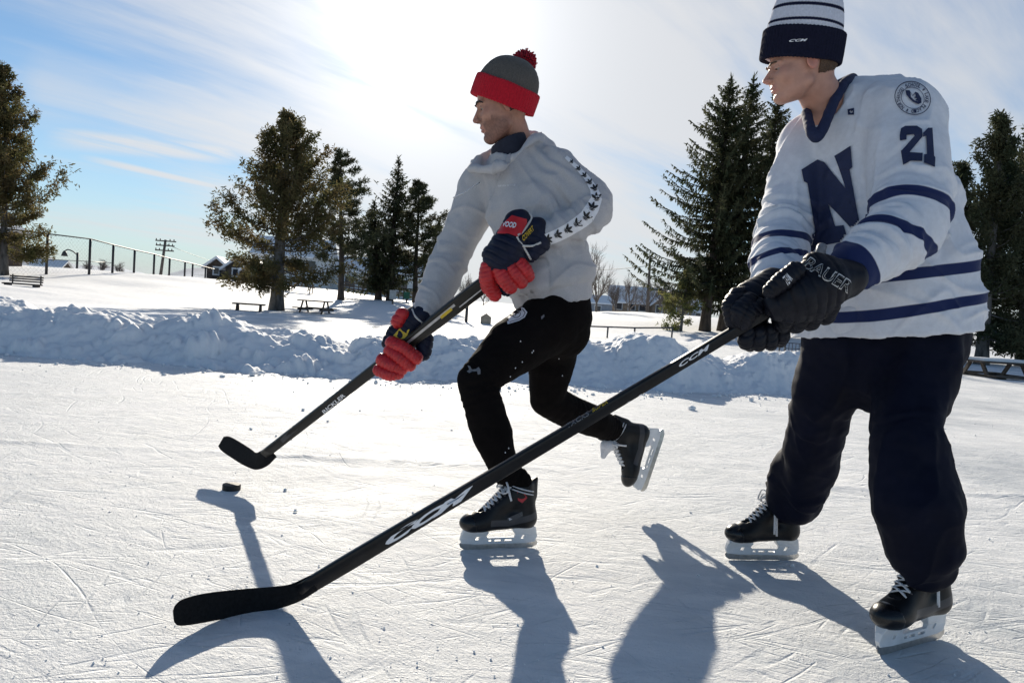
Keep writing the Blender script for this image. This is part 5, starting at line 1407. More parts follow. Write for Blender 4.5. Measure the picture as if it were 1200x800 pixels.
def conifer(loc, H, R, seed, kind, label, cat, group, r0=.16, lean=(0, 0), bare=.08, dens=1.0, side=None, mat=None, name=None, leaf=1.0):
    rg = np.random.RandomState(seed); loc = np.asarray(loc, float)
    root = empty(name or (kind + '_tree'), loc); tag(root, label, cat, group)
    top = loc + np.array((lean[0], lean[1], H))
    def axis(t): return loc + (top - loc) * t + np.array((math.sin(t * 5 + seed) * .01 * H, math.cos(t * 4 + seed) * .008 * H, 0)) * t * (1 - t) * 2
    wood = MB(); T = np.linspace(0, 1, 14); wood.tube([axis(t) - (0, 0, .3 if t == 0 else 0) for t in T], [r0 * (1 - t) ** .8 * (1.35 if t == 0 else 1) + .012 for t in T], 10)
    lv = Leaves()
    if kind == 'spruce':
        z = bare
        while z < .985:
            n = rg.randint(4, 7); a0 = rg.rand() * 6.28
            for j in range(n):
                t = min(.99, z + rg.uniform(-.012, .012)); a = a0 + j * 6.283 / n + rg.uniform(-.35, .35)
                L = R * (1 - t) ** .78 * rg.uniform(.62, 1.12)
                if side is not None: L *= 1 + side[1] * max(-.5, math.cos(a - side[0])) * (1 - t)
                if rg.rand() < .10: L *= .45
                L = max(L, .12); out = np.array((math.cos(a), math.sin(a), 0)); el0 = .55 * t - .10 + rg.uniform(-.1, .1); b = axis(t); pts = [b]
                K = max(4, int(L / .22)); sag = rg.uniform(.25, .55) * (1 - t)
                for k in range(1, K + 1):
                    s_ = k / K; pts.append(b + out * L * s_ + np.array((0, 0, L * (el0 * s_ - sag * s_ * (1 - s_) * 1.2 + .12 * s_ ** 3))))
                pts = np.array(pts)
                if L > .5: wood.tube(pts[::max(1, K // 4)], np.linspace(.022 * (1 - t) + .008, .004, len(pts[::max(1, K // 4)])), 4, False)
                step = .075 / dens; m_ = max(3, int(L / step))
                for k in range(m_):
                    s_ = .05 + .95 * (k + rg.rand()) / m_; i = min(K - 1, int(s_ * K)); q = pts[i] + (pts[i + 1] - pts[i]) * (s_ * K - i); dr = unit(pts[i + 1] - pts[i]); sd = np.cross(dr, (0, 0, 1)); sd = unit(sd)
                    tw = (.20 + .34 * (1 - s_)) * min(1.0, .40 + L * .45) * rg.uniform(.6, 1.3) * leaf
                    for sg in (-1, 1):
                        d = unit(dr * rg.uniform(.45, .9) + sd * sg * rg.uniform(.5, 1) + np.array((0, 0, rg.uniform(-.55, .12))))
                        w = unit(np.cross(d, (rg.uniform(-.5, .5), rg.uniform(-.5, .5), 1))); lv.quad(q, d, w, tw, .075 * leaf)
                    if rg.rand() < .75:
                        d = unit(dr * .4 + np.array((rg.uniform(-.3, .3), rg.uniform(-.3, .3), -1))); lv.quad(q, d, unit(np.cross(d, rg.randn(3))), tw * .8, .08 * leaf)
            z += (.021 + .009 * rg.rand()) * (.75 + .5 * (1 - z)) * 9 / max(6, H)
        for k in range(24): lv.quad(axis(.955 + .05 * k / 24), unit(np.array((rg.randn() * .5, rg.randn() * .5, 1))), unit(rg.randn(3)), .28 * leaf, .05)
    elif kind == 'cedar':
        nb = int(120 * dens * H / 9)
        for j in range(nb):
            t = bare + (1 - bare) * ((j + rg.rand()) / nb) ** .92; a = rg.rand() * 6.283
            env = R * (min(1, (1.03 - t) / .72) ** .85) * (min(1, .66 + (t - bare) * 1.6))
            L = env * rg.choice([rg.uniform(.35, .8), rg.uniform(.7, 1.15)])
            if side is not None: L *= 1 + side[1] * math.cos(a - side[0])
            if rg.rand() < .08: L *= 1.18
            b = axis(t); out = np.array((math.cos(a), math.sin(a), 0)); rise = rg.uniform(.05, .55) + .5 * t
            if t < bare + .15: rise = rg.uniform(-.25, .1)
            K = 5; pts = np.array([b + out * L * (k / K) + np.array((0, 0, L * rise * (k / K) ** 1.3 - .12 * L * math.sin(math.pi * k / K))) for k in range(K + 1)])
            wood.tube(pts, np.linspace(.03 * (1 - t) + .010, .005, K + 1), 4, False)
            m_ = int((14 + 30 * L) * dens)
            for k in range(m_):
                s_ = .25 + .75 * math.sqrt(rg.rand()) if rg.rand() < .8 else rg.rand(); i = min(K - 1, int(s_ * K)); q = pts[i] + (pts[i + 1] - pts[i]) * (s_ * K - i)
                c = q + rg.randn(3) * (.06 + .07 * L * .5)
                for _ in range(5):
                    d = unit(out * rg.uniform(.1, .9) + rg.randn(3) * .65 + np.array((0, 0, rg.uniform(-.5, .6)))); w = unit(np.cross(d, rg.randn(3)))
                    lv.quad(c + rg.randn(3) * .055, d, w, rg.uniform(.07, .19) * leaf, rg.uniform(.032, .058) * leaf)
    else:                                        # pine: long bare limbs with tufts at their ends
        nb = int(46 * dens)
        for j in range(nb):
            t = bare + (.985 - bare) * (j + rg.rand()) / nb; a = rg.rand() * 6.283; L = R * (1 - t) ** .55 * rg.uniform(.35, 1.15)
            if side is not None: L *= 1 + side[1] * math.cos(a - side[0])
            b = axis(t); out = np.array((math.cos(a), math.sin(a), 0)); rise = rg.uniform(-.1, .45)
            pts = np.array([b + out * L * k / 5 + np.array((0, 0, L * (rise * (k / 5) + .10 * (k / 5) ** 2 - .10 * math.sin(k * .63)))) for k in range(6)])
            wood.tube(pts, np.linspace(.035 * (1 - t) + .012, .006, 6), 4, False)
            for k in range(int((9 + 15 * L) * dens)):
                s_ = .35 + .68 * rg.rand() ** .7; i = min(4, int(s_ * 5)); q = pts[i] + (pts[i + 1] - pts[i]) * (s_ * 5 - i) + rg.randn(3) * .16 * (.4 + L * .4) * np.array((1, 1, .55))
                for _ in range(9):
                    d = unit(rg.randn(3) + out * .6 + np.array((0, 0, .45))); lv.quad(q, d, unit(np.cross(d, rg.randn(3))), rg.uniform(.13, .26) * leaf, .035 * leaf)
        for k in range(30): lv.quad(axis(.94 + .06 * k / 30), unit(np.array((rg.randn() * .7, rg.randn() * .7, 1))), unit(rg.randn(3)), .26, .035)
    wood.build('trunk', M_bark if kind != 'cedar' else M_bark_g, root, True)
    lv.build('crown', mat or {'spruce': M_spruce, 'cedar': M_cedar, 'pine': M_pine}[kind], root, loc)
    return root

def tree_at(kind, bx, tx, ty, Z, Rpx, seed, label, group='evergreens round the rink', zoff=None, cat='evergreen tree', **k):
    """foot seen at photo column bx, tip at (tx, ty), standing on the snow at distance Z"""
    b = P(bx, 360, Z); b[2] = tz(b[0], b[1]) - .05 if zoff is None else zoff
    t = P(tx, ty, Z)
    return conifer(b, t[2] - b[2], Rpx * Z / FPX, seed, kind, label, cat, group, lean=(t[0] - b[0], 0), **k)

tree_at('cedar', 4, 14, 84, 34, 72, 61, 'tall dense cedar at the left edge in front of the fence', bare=.10, dens=1.15, leaf=1.1, side=(3.14, .1))
tree_at('cedar', 324, 343, 140, 30, 82, 72, 'broad brownish cedar with thick bare lower trunk by the picnic tables', bare=.15, dens=1.22, r0=.27, side=(.6, .12))
tree_at('pine', 399, 402, 178, 40, 52, 13, 'thin pine with a long limb to the right, behind the brown cedar', bare=.26, dens=1.35, side=(0, .25))
tree_at('spruce', 443, 440, 238, 44, 54, 14, 'short full spruce left of the slender spruce', dens=1.0, bare=.14, r0=.2)
tree_at('spruce', 456, 469, 187, 44, 54, 15, 'slender pointed spruce in the middle of the left grove', dens=.95, bare=.12, r0=.2)
tree_at('pine', 486, 492, 212, 45, 56, 16, 'ragged pine beside the grey hoodie sleeve', bare=.2, dens=1.5)
tree_at('spruce', 505, 516, 262, 47, 34, 17, 'small dark spruce half hidden by the grey sleeve', dens=.9, bare=.1)
tree_at('spruce', 828, 853, 96, 36, 118, 18, 'wide spruce with long lower limbs left of the white jersey', dens=1.15, bare=.165, r0=.24, side=(3.14, .18))
tree_at('spruce', 848, 880, 94, 37, 84, 19, 'second tall spruce close behind the wide one', dens=1.1, bare=.12, r0=.22)
tree_at('spruce', 889, 909, 104, 38, 74, 20, 'third tall spruce behind the navy hat wearer face', dens=1.1, bare=.12, r0=.22)
tree_at('spruce', 920, 946, 150, 38, 66, 21, 'spruce mostly hidden behind the white jersey', dens=.9, bare=.12, r0=.2)
tree_at('cedar', 800, 806, 318, 35, 26, 22, 'low green cedar bush under the wide spruce', bare=.05, dens=.8, cat='evergreen bush', r0=.06, mat=material('green_cedar_sprays', (.13, .16, .05), .8, .2, 1.3, col2=(.17, .15, .06), translucent=.45))
tree_at('cedar', 1157, 1168, 140, 24, 62, 23, 'dark cedar right of the white jersey', bare=.10, dens=1.2, r0=.2, mat=M_spruce)
tree_at('cedar', 1205, 1206, 150, 25, 60, 24, 'dark cedar cut by the right picture edge', bare=.08, dens=1.2, r0=.2, mat=M_spruce)
tree_at('cedar', 1106, 1122, 196, 27, 50, 25, 'dark cedar with a stout trunk close behind the jersey hem', bare=.12, dens=1.1, r0=.26, mat=M_spruce)

# ------------------------------------------------------------------ bare broadleaf trees
def bare_tree(loc, H, seed, label, spread=.5, r0=.12, depth_=5, name='bare_tree', cat='bare tree', group='bare winter trees', lean=(0, 0)):
    rg = np.random.RandomState(seed); mb = MB(); cr = MB()
    root = empty(name, loc); tag(root, label, cat, group); loc = np.asarray(loc, float)
    def grow(a, d, L, r, lev):
        n = 4; pts = [a]
        for k in range(n): d = unit(d + rg.randn(3) * .11 + np.array((0, 0, .06))); pts.append(pts[-1] + d * L / n)
        (mb if lev == 0 else cr).tube(pts, np.linspace(r, r * .62, n + 1), 6 if lev < 2 else 3, False)
        if lev >= depth_: return
        for k in range(3 if lev else 5):
            i = rg.randint(1 if lev else 2, n + 1); s = unit(d + rg.randn(3) * spread * np.array((1, 1, .6)) + np.array((0, 0, .1))); grow(pts[i], s, L * rg.uniform(.52, .78), r * .55, lev + 1)
        grow(pts[-1], unit(d + rg.randn(3) * .2), L * .75, r * .6, lev + 1)
    grow(loc - (0, 0, .2), unit(np.array((lean[0], lean[1], 1.0))), H * .34, r0, 0)
    mb.build('trunk', M_twig, root, True); cr.build('crown', M_twig, root, True)
    return root
def bare_at(bx, ty, Z, seed, label, **k):
    b = P(bx, 360, Z); b[2] = tz(b[0], b[1]) - .1; t = P(bx, ty, Z)
    return bare_tree(b, t[2] - b[2], seed, label, **k)
bare_at(699, 282, 60, 31, 'slim bare tree just right of the grey hoodie hem', r0=.10, lean=(.07, 0))
bare_at(722, 322, 95, 32, 'bare tree left of the shingled house', r0=.12)
bare_at(738, 318, 98, 33, 'bare tree right behind the house roof left end', r0=.12)
bare_at(757, 324, 130, 34, 'bare tree behind the house gable', r0=.14)
bare_at(776, 316, 125, 35, 'bare tree behind the house, right of the pole', r0=.14)
bare_at(803, 318, 110, 36, 'bare tree between the house and the green bush', r0=.12)
bare_at(118, 300, 70, 37, 'bare shrub behind the second fence bay', r0=.08, spread=.8, name='bare_shrub', cat='bare shrub')
bare_at(138, 303, 72, 38, 'bare shrub behind the third fence bay', r0=.08, spread=.8, name='bare_shrub', cat='bare shrub')
bare_at(100, 303, 76, 39, 'bare shrub beside the curved street lamp', r0=.08, spread=.8, name='bare_shrub', cat='bare shrub')
bare_at(548, 318, 75, 41, 'bare tree seen under the red glove', r0=.09)
bare_at(520, 326, 82, 42, 'bare tree seen through the gap of the arm and hip', r0=.09)
bare_at(566, 322, 90, 43, 'bare tree left of the grey hoodie hem', r0=.09)
bare_at(425, 320, 80, 44, 'bare tree behind the left grove', r0=.09)

# ------------------------------------------------------------------ chain link fence on the left rise
M_post = material('dark_galvanised', (.045, .046, .05), .55, .2, 20, metal=.3)
M_wire = material('fence_wire', (.10, .10, .11), .5, .2, 20, metal=.5)
M_wood = material('weathered_wood', (.09, .07, .055), .85, .3, 6, .5, 40, .01, stretch=(1, 1, 8))
M_pole = material('pole_wood', (.12, .10, .085), .9, .25, 6, .5, 40, .01)
M_dark = material('dark_paint', (.03, .03, .033), .6, .2, 12)
M_capsnow = snow_material('settled_snow', bscale=9, bd=.02, st=.4)
def chain_fence():
    tops = [(56, 274, 36), (106, 280, 38.5), (133, 287, 41), (158, 293, 43.5), (181, 298, 46), (199, 303, 48.5), (217, 307, 51), (226, 309, 53), (241, 313, 56), (258, 317, 60), (274, 320, 64), (292, 322, 68)]
    pts = []
    for (px, py, Z) in [(6, 268, 34)] + tops:
        t = P(px, py, Z); pts.append((np.array((t[0], t[1], tz(t[0], t[1]) - .1)), t))
    root = empty('chain_link_fence', pts[3][0]); tag(root, 'tall dark chain link fence along the snowy rise', 'fence')
    for b, t in pts:
        mb = MB(); mb.tube([b, t], .065, 8); mb.build('fence_post', M_post, root, True)
    mb = MB(); mb.tube([t for b, t in pts], .035, 6); mb.build('top_rail', M_post, root, True)
    mb = MB(); mb.tube([b * .60 + t * .40 for b, t in pts[:4]], .018, 6); mb.build('middle_rail', M_post, root, True)
    wires = MB()
    for (b0, t0), (b1, t1) in zip(pts[:-1], pts[1:]):
        L = np.linalg.norm(b1 - b0); n = int(L / .20); hh = .5 * (t0[2] - b0[2] + t1[2] - b1[2]); w = np.array((0, 0, .003))
        dv = hh / L
        def at(u, v): return (b0 + (b1 - b0) * u) * (1 - v) + (t0 + (t1 - t0) * u) * v
        for k in range(-int(n * dv), n):
            for sg in (1, -1):
                u0 = k / n; u1 = u0 + dv; v0, v1 = 0.0, 1.0
                if u0 < 0: v0 = -u0 / dv; u0 = 0
                if u1 > 1: v1 = (1 - k / n) / dv; u1 = 1
                if sg < 0: u0, u1 = 1 - u0, 1 - u1
                a, c = at(u0, v0), at(u1, v1); wires.add([a - w, c - w, c + w, a + w], [[0, 1, 2, 3]])
    o = wires.build('wire_mesh', M_wire, root, False)
chain_fence()

# ------------------------------------------------------------------ poles, lamp, wires
def pole(px, base_py, tx, ty, Z, arms, label, r=.14, lean=True):
    b = P(px, base_py, Z); b[2] = tz(b[0], b[1]) - .3; t = P(tx, ty, Z)
    root = empty('utility_pole', b); tag(root, label, 'utility pole')
    mb = MB(); mb.tube([b, t], [r, r * .7], 8); mb.build('post', M_pole, root, True)
    for fr_, half in arms:
        c = b + (t - b) * fr_; mb = MB(); mb.beam(c - (half, 0, 0), c + (half, .2, 0), .1, .12); x = mb.build('crossarm', M_pole, root)
        for k in (-.9, -.5, .5, .9):
            mb = MB(); mb.tube([c + (half * k, -.05, .05), c + (half * k, -.05, .22)], .05, 6); mb.build('insulator', M_dark, x, True)
    return b, t
b1, t1 = pole(187, 335, 194, 281, 75, [(.97, 1.0), (.86, .9), (.74, .9)], 'wooden utility pole with three crossarms behind the fence', .17)
b2, t2 = pole(758, 372, 762, 300, 62, [], 'bare wooden pole in front of the shingled house', .13)
def wires(pairs, label):
    mb = MB()
    for a, c in pairs:
        mb.tube([a + (c - a) * s_ - np.array((0, 0, .9 * 4 * s_ * (1 - s_))) for s_ in np.linspace(0, 1, 12)], .022, 4)
    o = mb.build('power_line', M_dark, None, True); tag(o, label, 'power line')
wires([(t1 - (0, 0, .4), P(330, 318, 120))], 'thin power line running right from the crossarm pole')
wires([(t2 - (0, 0, .8), P(600, 300, 90))], 'thin power line running left from the bare pole')
wires([(t2 - (0, 0, .8), P(1000, 312, 90))], 'thin power line running right from the bare pole')
def lamp():
    Z = 60; b = P(90, 318, Z); b[2] = tz(b[0], b[1]) - .2; t = P(91, 296, Z)
    root = empty('street_lamp', b); tag(root, 'street lamp with curved arm and bell shade behind the fence', 'street lamp')
    mb = MB(); mb.tube([b, t], .09, 8); mb.build('post', M_post, root, True)
    mb = MB(); mb.tube(spline([t - (0, 0, .2), P(86, 295, Z), P(80, 292.5, Z), P(76.5, 294, Z), P(76, 295, Z)], 4), .05, 6); mb.build('arm', M_post, root, True)
    c = P(75.6, 296.5, Z); mb = MB(); mb.tube([c + (0, 0, .2), c + (0, 0, .05), c - (0, 0, .25)], [.06, .16, .26], 10); mb.build('lamp_shade', M_dark, root, True)
lamp()

# ------------------------------------------------------------------ picnic tables and benches
def picnic(px, py, Z, rot, label, sink=.30, w=1.7, snow=True, name='picnic_table'):
    b = P(px, py, Z); g_ = tz(b[0], b[1]); o = np.array((b[0], b[1], g_ - sink)); root = empty(name, o); tag(root, label, 'picnic table', 'picnic tables in the snow')
    c, s = math.cos(rot), math.sin(rot); R = np.array([[c, -s, 0], [s, c, 0], [0, 0, 1]])
    def bx(nm, cc, hh, mat=M_wood, par=root): mb = MB(); mb.box(o + R @ np.array(cc), hh, R); return mb.build(nm, mat, par)
    tp = MB()
    for k in range(4): tp.box(o + R @ np.array((0, -.27 + .18 * k, .75)), (w / 2, .083, .022), R)
    tp = tp.build('tabletop', M_wood, root)
    for sg in (-1, 1):
        bx('bench_seat', (0, sg * .68, .46), (w / 2, .13, .02))
        for e in (-1, 1):
            mb = MB(); mb.beam(o + R @ np.array((e * w * .36, sg * .62, 0)), o + R @ np.array((e * w * .36, sg * .16, .73)), .09, .045, (1, 0, 0)); mb.build('leg', M_wood, root)
    for e in (-1, 1): bx('crossbar', (e * w * .36 + .05, 0, .42), (.02, .78, .05))
    if snow:
        mb = MB(); mb.box(o + R @ np.array((0.05, .02, .80)), (w / 2 - .12, .26, .035), R); q = mb.build('snow_cap', M_capsnow, tp)
    return root
picnic(292, 357, 27, .25, 'dark picnic table sunk in shaded snow left of the brown cedar', .5, 1.1, False)
picnic(369, 362, 30, -.1, 'picnic table with legs showing right of the brown cedar', .25, 1.25, False)
picnic(352, 350, 44, .1, 'far picnic table behind the brown cedar trunk', .1, 1.7, False)
picnic(1168, 421, 17, .2, 'picnic table under the dark cedars at right', .28, 1.5, True)
def bench():
    Z = 27; b = P(26, 333, Z); o = np.array((b[0], b[1], tz(b[0], b[1]) - .26)); root = empty('park_bench', o); tag(root, 'low slatted bench half sunk in snow under the left fence', 'bench')
    mb = MB(); mb.box(o + (0, 0, .34), (.62, .20, .025)); mb.build('seat', M_wood, root)
    mb = MB()
    for k in range(3): mb.box(o + (0, .22 + .01 * k, .44 + .085 * k), (.62, .014, .028))
    mb.build('backrest', M_wood, root)
    for e in (-.52, .52):
        mb = MB(); mb.box(o + (e, 0, .16), (.03, .18, .16)); mb.build('leg', M_dark, root)
        mb = MB(); mb.box(o + (e, .245, .50), (.022, .012, .18)); mb.build('back_post', M_dark, root)
bench()

# ------------------------------------------------------------------ low pipe railing in the middle distance
def railing():
    Z = 25; xs_ = [(640, 381, 393), (684, 382, 396), (712.5, 383, 397.5), (744, 384, 399), (788, 384, 400)]
    tops = [P(x, y, Z - .3 * i) for i, (x, y, yb) in enumerate(xs_)]
    root = empty('pipe_railing', (tops[2][0], tops[2][1], tz(tops[2][0], tops[2][1]))); tag(root, 'low grey pipe railing standing in the sunlit snow', 'railing')
    for t in tops:
        b = np.array((t[0], t[1], tz(t[0], t[1]) - .15)); mb = MB(); mb.tube([b, t], .028, 8); mb.build('post', M_wire, root, True)
    mb = MB(); mb.tube(tops, .026, 8); mb.build('top_rail', M_wire, root, True)
    mb = MB(); mb.tube([t - (0, 0, .21) for t in tops[:2]], .018, 8); mb.build('lower_rail', M_wire, root, True)
railing()

# ------------------------------------------------------------------ small signs and posts
def sign(px, top_py, Z, w, h, label, mat, name='sign', peak=False):
    t = P(px, top_py, Z); b = np.array((t[0], t[1], tz(t[0], t[1]) - .2)); root = empty(name, b); tag(root, label, 'sign')
    mb = MB(); mb.tube([b, t - (0, 0, h * .6)], .05, 8); mb.build('post', M_pole, root, True)
    lp = [(-w / 2, -h), (w / 2, -h), (w / 2, 0), (-w / 2, 0)] if not peak else [(-w / 2, -h), (w / 2, -h), (w / 2, -h * .3), (0, 0), (-w / 2, -h * .3)]
    v, f = extrude2d([lp], .03); mk('board', v + t - (0, .08, 0), f, mat, root, False)
M_sign_w = material('pale_sign', (.55, .54, .50), .6, .15, 4); M_sign_t = material('tan_sign', (.36, .30, .22), .7, .2, 4); M_sign_g = material('green_sign', (.03, .16, .09), .6, .2, 4)
sign(570, 367, 30, .42, .5, 'small pointed tan sign on a short post below the red glove', M_sign_t, peak=True)
sign(461, 340, 40, .35, .5, 'pale sign board on a post in the left grove', M_sign_w)
sign(477, 342, 43, .35, .4, 'green sign board on a post right of the pale one', M_sign_g)
def post(px, top, Z, label):
    t = P(px, top, Z); b = np.array((t[0], t[1], tz(t[0], t[1]) - .2)); root = empty('lamp_post', b); tag(root, label, 'post')
    mb = MB(); mb.tube([b, t], .06, 8); mb.build('shaft', M_post, root, True); mb = MB(); mb.tube([t, t + (0, 0, .1), t + (0, 0, .28)], [.05, .12, .04], 8); mb.build('finial', M_post, root, True)
post(548, 350, 30, 'short dark post in the snow under the striding skater arm')

# ------------------------------------------------------------------ houses and sheds
M_shingle = material('brown_shingle', (.30, .22, .15), .9, .2, 3, .5, 12, .03); M_siding = material('white_siding', (.62, .62, .60), .7, .05, 2); M_glass = material('window_glass', (.03, .035, .045), .1, .1, 2)
M_rsnow = snow_material('roof_snow', bscale=2, bd=.05, st=.4); M_trim = material('white_trim', (.7, .7, .69), .6, .05, 3); M_cabin = material('dark_cabin_boards', (.085, .062, .048), .9, .25, 3); M_grey = material('grey_siding', (.30, .31, .33), .8, .1, 2)
def house(px, base_py, Z, w, d, hw, hr, label, wall, rot=0.0, windows=(), name='house', gable=None, zoff=None, ridge_x=True):
    b = P(px, base_py, Z); g_ = tz(b[0], b[1]) if zoff is None else zoff; o = np.array((b[0], b[1], g_)); root = empty(name, o); tag(root, label, 'house' if name == 'house' else 'shed')
    c, s = math.cos(rot), math.sin(rot); R = np.array([[c, -s, 0], [s, c, 0], [0, 0, 1]])
    def W_(q): return o + np.asarray(q, float) @ R.T
    def block(x0, x1, y0, y1, alongx, wl, hw_, hr_, extra=''):
        xm, ym = (x0 + x1) / 2, (y0 + y1) / 2
        v = [(x0, y0, -1), (x1, y0, -1), (x1, y1, -1), (x0, y1, -1), (x0, y0, hw_), (x1, y0, hw_), (x1, y1, hw_), (x0, y1, hw_)]
        v += [(x0, ym, hw_ + hr_), (x1, ym, hw_ + hr_)] if alongx else [(xm, y0, hw_ + hr_), (xm, y1, hw_ + hr_)]
        f = [[0, 1, 5, 4], [1, 2, 6, 5], [2, 3, 7, 6], [3, 0, 4, 7]] + ([[4, 7, 8], [5, 9, 6]] if alongx else [[4, 5, 8], [7, 9, 6]])
        wo = mk('wall', W_(v), f, wl, root, False)
        ov, th = .35, .22; mb = MB()
        for sg in (-1, 1):
            if alongx:
                e = y0 if sg < 0 else y1; sl = hr_ / abs(ym - e); ee = e + sg * ov; ze = hw_ - ov * sl
                q = [(x0 - ov, ym, hw_ + hr_ + .03), (x1 + ov, ym, hw_ + hr_ + .03), (x1 + ov, ee, ze + .03), (x0 - ov, ee, ze + .03)]
            else:
                e = x0 if sg < 0 else x1; sl = hr_ / abs(xm - e); ee = e + sg * ov; ze = hw_ - ov * sl
                q = [(xm, y0 - ov, hw_ + hr_ + .03), (xm, y1 + ov, hw_ + hr_ + .03), (ee, y1 + ov, ze + .03), (ee, y0 - ov, ze + .03)]
            q = np.array(q); mb.add(W_(np.concatenate([q, q + (0, 0, th)])), [[0, 1, 2, 3], [4, 5, 6, 7], [0, 1, 5, 4], [1, 2, 6, 5], [2, 3, 7, 6], [3, 0, 4, 7]])
        mb.build('roof', M_rsnow, root)
    block(-w / 2, w / 2, -d / 2, d / 2, ridge_x, wall, hw, hr)
    if gable: block(*gable)
    for (x, z, ww, hh, y) in windows:
        mb = MB(); mb.box(W_((x, y - .04, z)), (ww / 2 + .12, .05, hh / 2 + .12), R); fr_ = mb.build('window', M_trim, root)
        mb = MB(); mb.box(W_((x, y - .10, z)), (ww / 2, .03, hh / 2), R); mb.build('pane', M_glass, fr_)
house(755, 368, 140, 13.5, 8, 3.0, 2.9, 'brown shingled house with snowy roofs beyond the railing', M_shingle, -.12,
      [(-5, 2.2, 1.2, 1.1, -4), (-2.6, 2.2, 1.2, 1.1, -4), (-.6, 2.2, 1.2, 1.1, -4), (2.2, 2.2, 1.0, 1.3, -6.2), (4.5, 2.4, 1.4, 1.6, -6.2), (6.9, 2.2, .9, 1.3, -6.2)], zoff=-.35,
      gable=(1.0, 8.0, -6.2, 2.0, False, M_shingle, 2.9, 3.0))
house(804, 369, 150, 8, 7, 2.4, 2.2, 'low grey house with snowy roof right of the shingled house', M_grey, .1, [(-1.5, 1.6, 1, 1.0, -3.5), (1.2, 1.6, 1, 1.0, -3.5)], zoff=-.5)
house(698, 368, 130, 5, 5, 2.0, 1.2, 'small snowy roofed garage left of the shingled house', M_grey, .0, [(0, 1.0, 1, 1, -2.5)])
house(344, 352, 95, 9, 7, 4.2, 2.2, 'white two storey house seen behind the brown cedar', M_siding, .1, [(-2.6, 3.0, 1, 1.5, -3.5), (0, 3.0, 1, 1.5, -3.5), (2.6, 3.0, 1, 1.5, -3.5)])
house(430, 350, 100, 16, 7, 3.2, 1.8, 'long pale building behind the left grove', M_siding, -.05, [(-5, 1.8, 1.2, 1.4, -3.5), (-1.5, 1.8, 1.2, 1.4, -3.5), (2.5, 1.8, 1.2, 1.4, -3.5), (5.5, 1.8, 1.2, 1.4, -3.5)])
for k, (px, Z) in enumerate([(257, 62), (279, 60), (301, 58)]):
    house(px, 338, Z, 1.55, 2.4, 1.1, .62, ['leftmost of the three dark cabins past the fence', 'middle of the three dark cabins past the fence', 'dark cabin nearest the brown cedar'][k], M_cabin, .15, [(0, .75, .35, .5, -1.2)], name='cabin', ridge_x=False, zoff=tz(*P(px, 338, Z)[:2]))
house(0, 320, 40, 1.3, 1.6, 1.75, .2, 'brown boarded shed behind the cedar at the left edge', M_cabin, 0, [], name='shed')
house(60, 318, 110, 4, 4, .7, .9, 'far small house with snowy roof behind the first fence bay', M_cabin, .2, [(0, .35, .6, .5, -2.0)], zoff=.9)
# long low fence of boards across the far side, left grove
def board_fence():
    Z = 78; a = P(398, 352, Z); b = P(520, 357, Z); root = empty('board_fence', ((a + b) / 2)[:2].tolist() + [0]); tag(root, 'long low dark wooden fence behind the left grove', 'fence')
    for k in range(24):
        q = a + (b - a) * k / 23; g_ = tz(q[0], q[1]); mb = MB(); mb.box((q[0], q[1], g_ + .5), (.05, .05, .65)); mb.build('post', M_wood, root)
    for h in (.45, .75, 1.05):
        mb = MB(); mb.tube([np.array((q[0], q[1] - .06, tz(q[0], q[1]) + h)) for q in [a + (b - a) * k / 23 for k in range(24)]], .06, 4); mb.build('rail', M_wood, root)
board_fence()
def wire_rack():
    Z = 19; c = P(937, 402, Z); o = np.array((c[0], c[1], tz(c[0], c[1]) - .1)); root = empty('wire_rack', o); tag(root, 'open wire rack in the snow between the black gloves and jersey hem', 'rack')
    mb = MB()
    for i in range(9): mb.tube([o + (-.35 + .0875 * i, 0, 0), o + (-.35 + .0875 * i, 0, .62)], .010, 5)
    for j in range(5): mb.tube([o + (-.36, 0, .05 + .14 * j), o + (.36, 0, .05 + .14 * j)], .010, 5)
    mb.build('grid_panel', M_wire, root)
    for e in (-.36, .36):
        mb = MB(); mb.tube([o + (e, .02, 0), o + (e, .02, .66), o + (e, .4, .62), o + (e, .4, 0)], .018, 6); mb.build('frame', M_post, root, True)
wire_rack()

# ------------------------------------------------------------------ hills far off on the left
M_hill = material('snowy_woods', (.30, .34, .40), .95, .2, .004, col2=(.55, .60, .67), detail=8)
def hills(name, spec, Z, base_py):
    v = []; f = []; n = len(spec) * 8
    xs_ = np.linspace(spec[0][0], spec[-1][0], n); hh = np.interp(xs_, [q[0] for q in spec], [q[1] for q in spec])
    hh = hh + .8 * vnoise(np.stack([xs_, xs_ * 0, xs_ * 0], 1), .11, 5) + .4 * vnoise(np.stack([xs_, xs_ * 0, xs_ * 0], 1), .4, 6)
    rows = 7
    for r in range(rows):
        t = r / (rows - 1)
        for x, y in zip(xs_, hh):
            top = P(x, y, Z); foot = P(x, base_py, Z * .72); foot[2] = -20
            q = foot * (1 - t) + top * t; q[2] = foot[2] + (top[2] - foot[2]) * (t ** .8); v.append(q)
    for r in range(rows - 1):
        for j in range(n - 1): f.append([r * n + j, r * n + j + 1, (r + 1) * n + j + 1, (r + 1) * n + j])
    tag(mk(name, v, f, M_hill, None, True), None, None, None, 'structure')
hills('hills', [(-220, 312), (-120, 300), (-30, 303), (10, 296), (36, 290), (50, 296), (70, 306), (90, 311), (130, 312), (150, 316), (170, 320), (185, 325), (215, 316), (240, 313), (262, 318), (285, 326), (320, 330), (360, 326), (400, 333), (450, 338), (520, 343)], 2600, 345)
hills('hills', [(120, 340), (165, 333), (195, 324), (215, 322), (240, 324), (265, 329), (300, 334), (360, 340), (420, 345)], 900, 350)
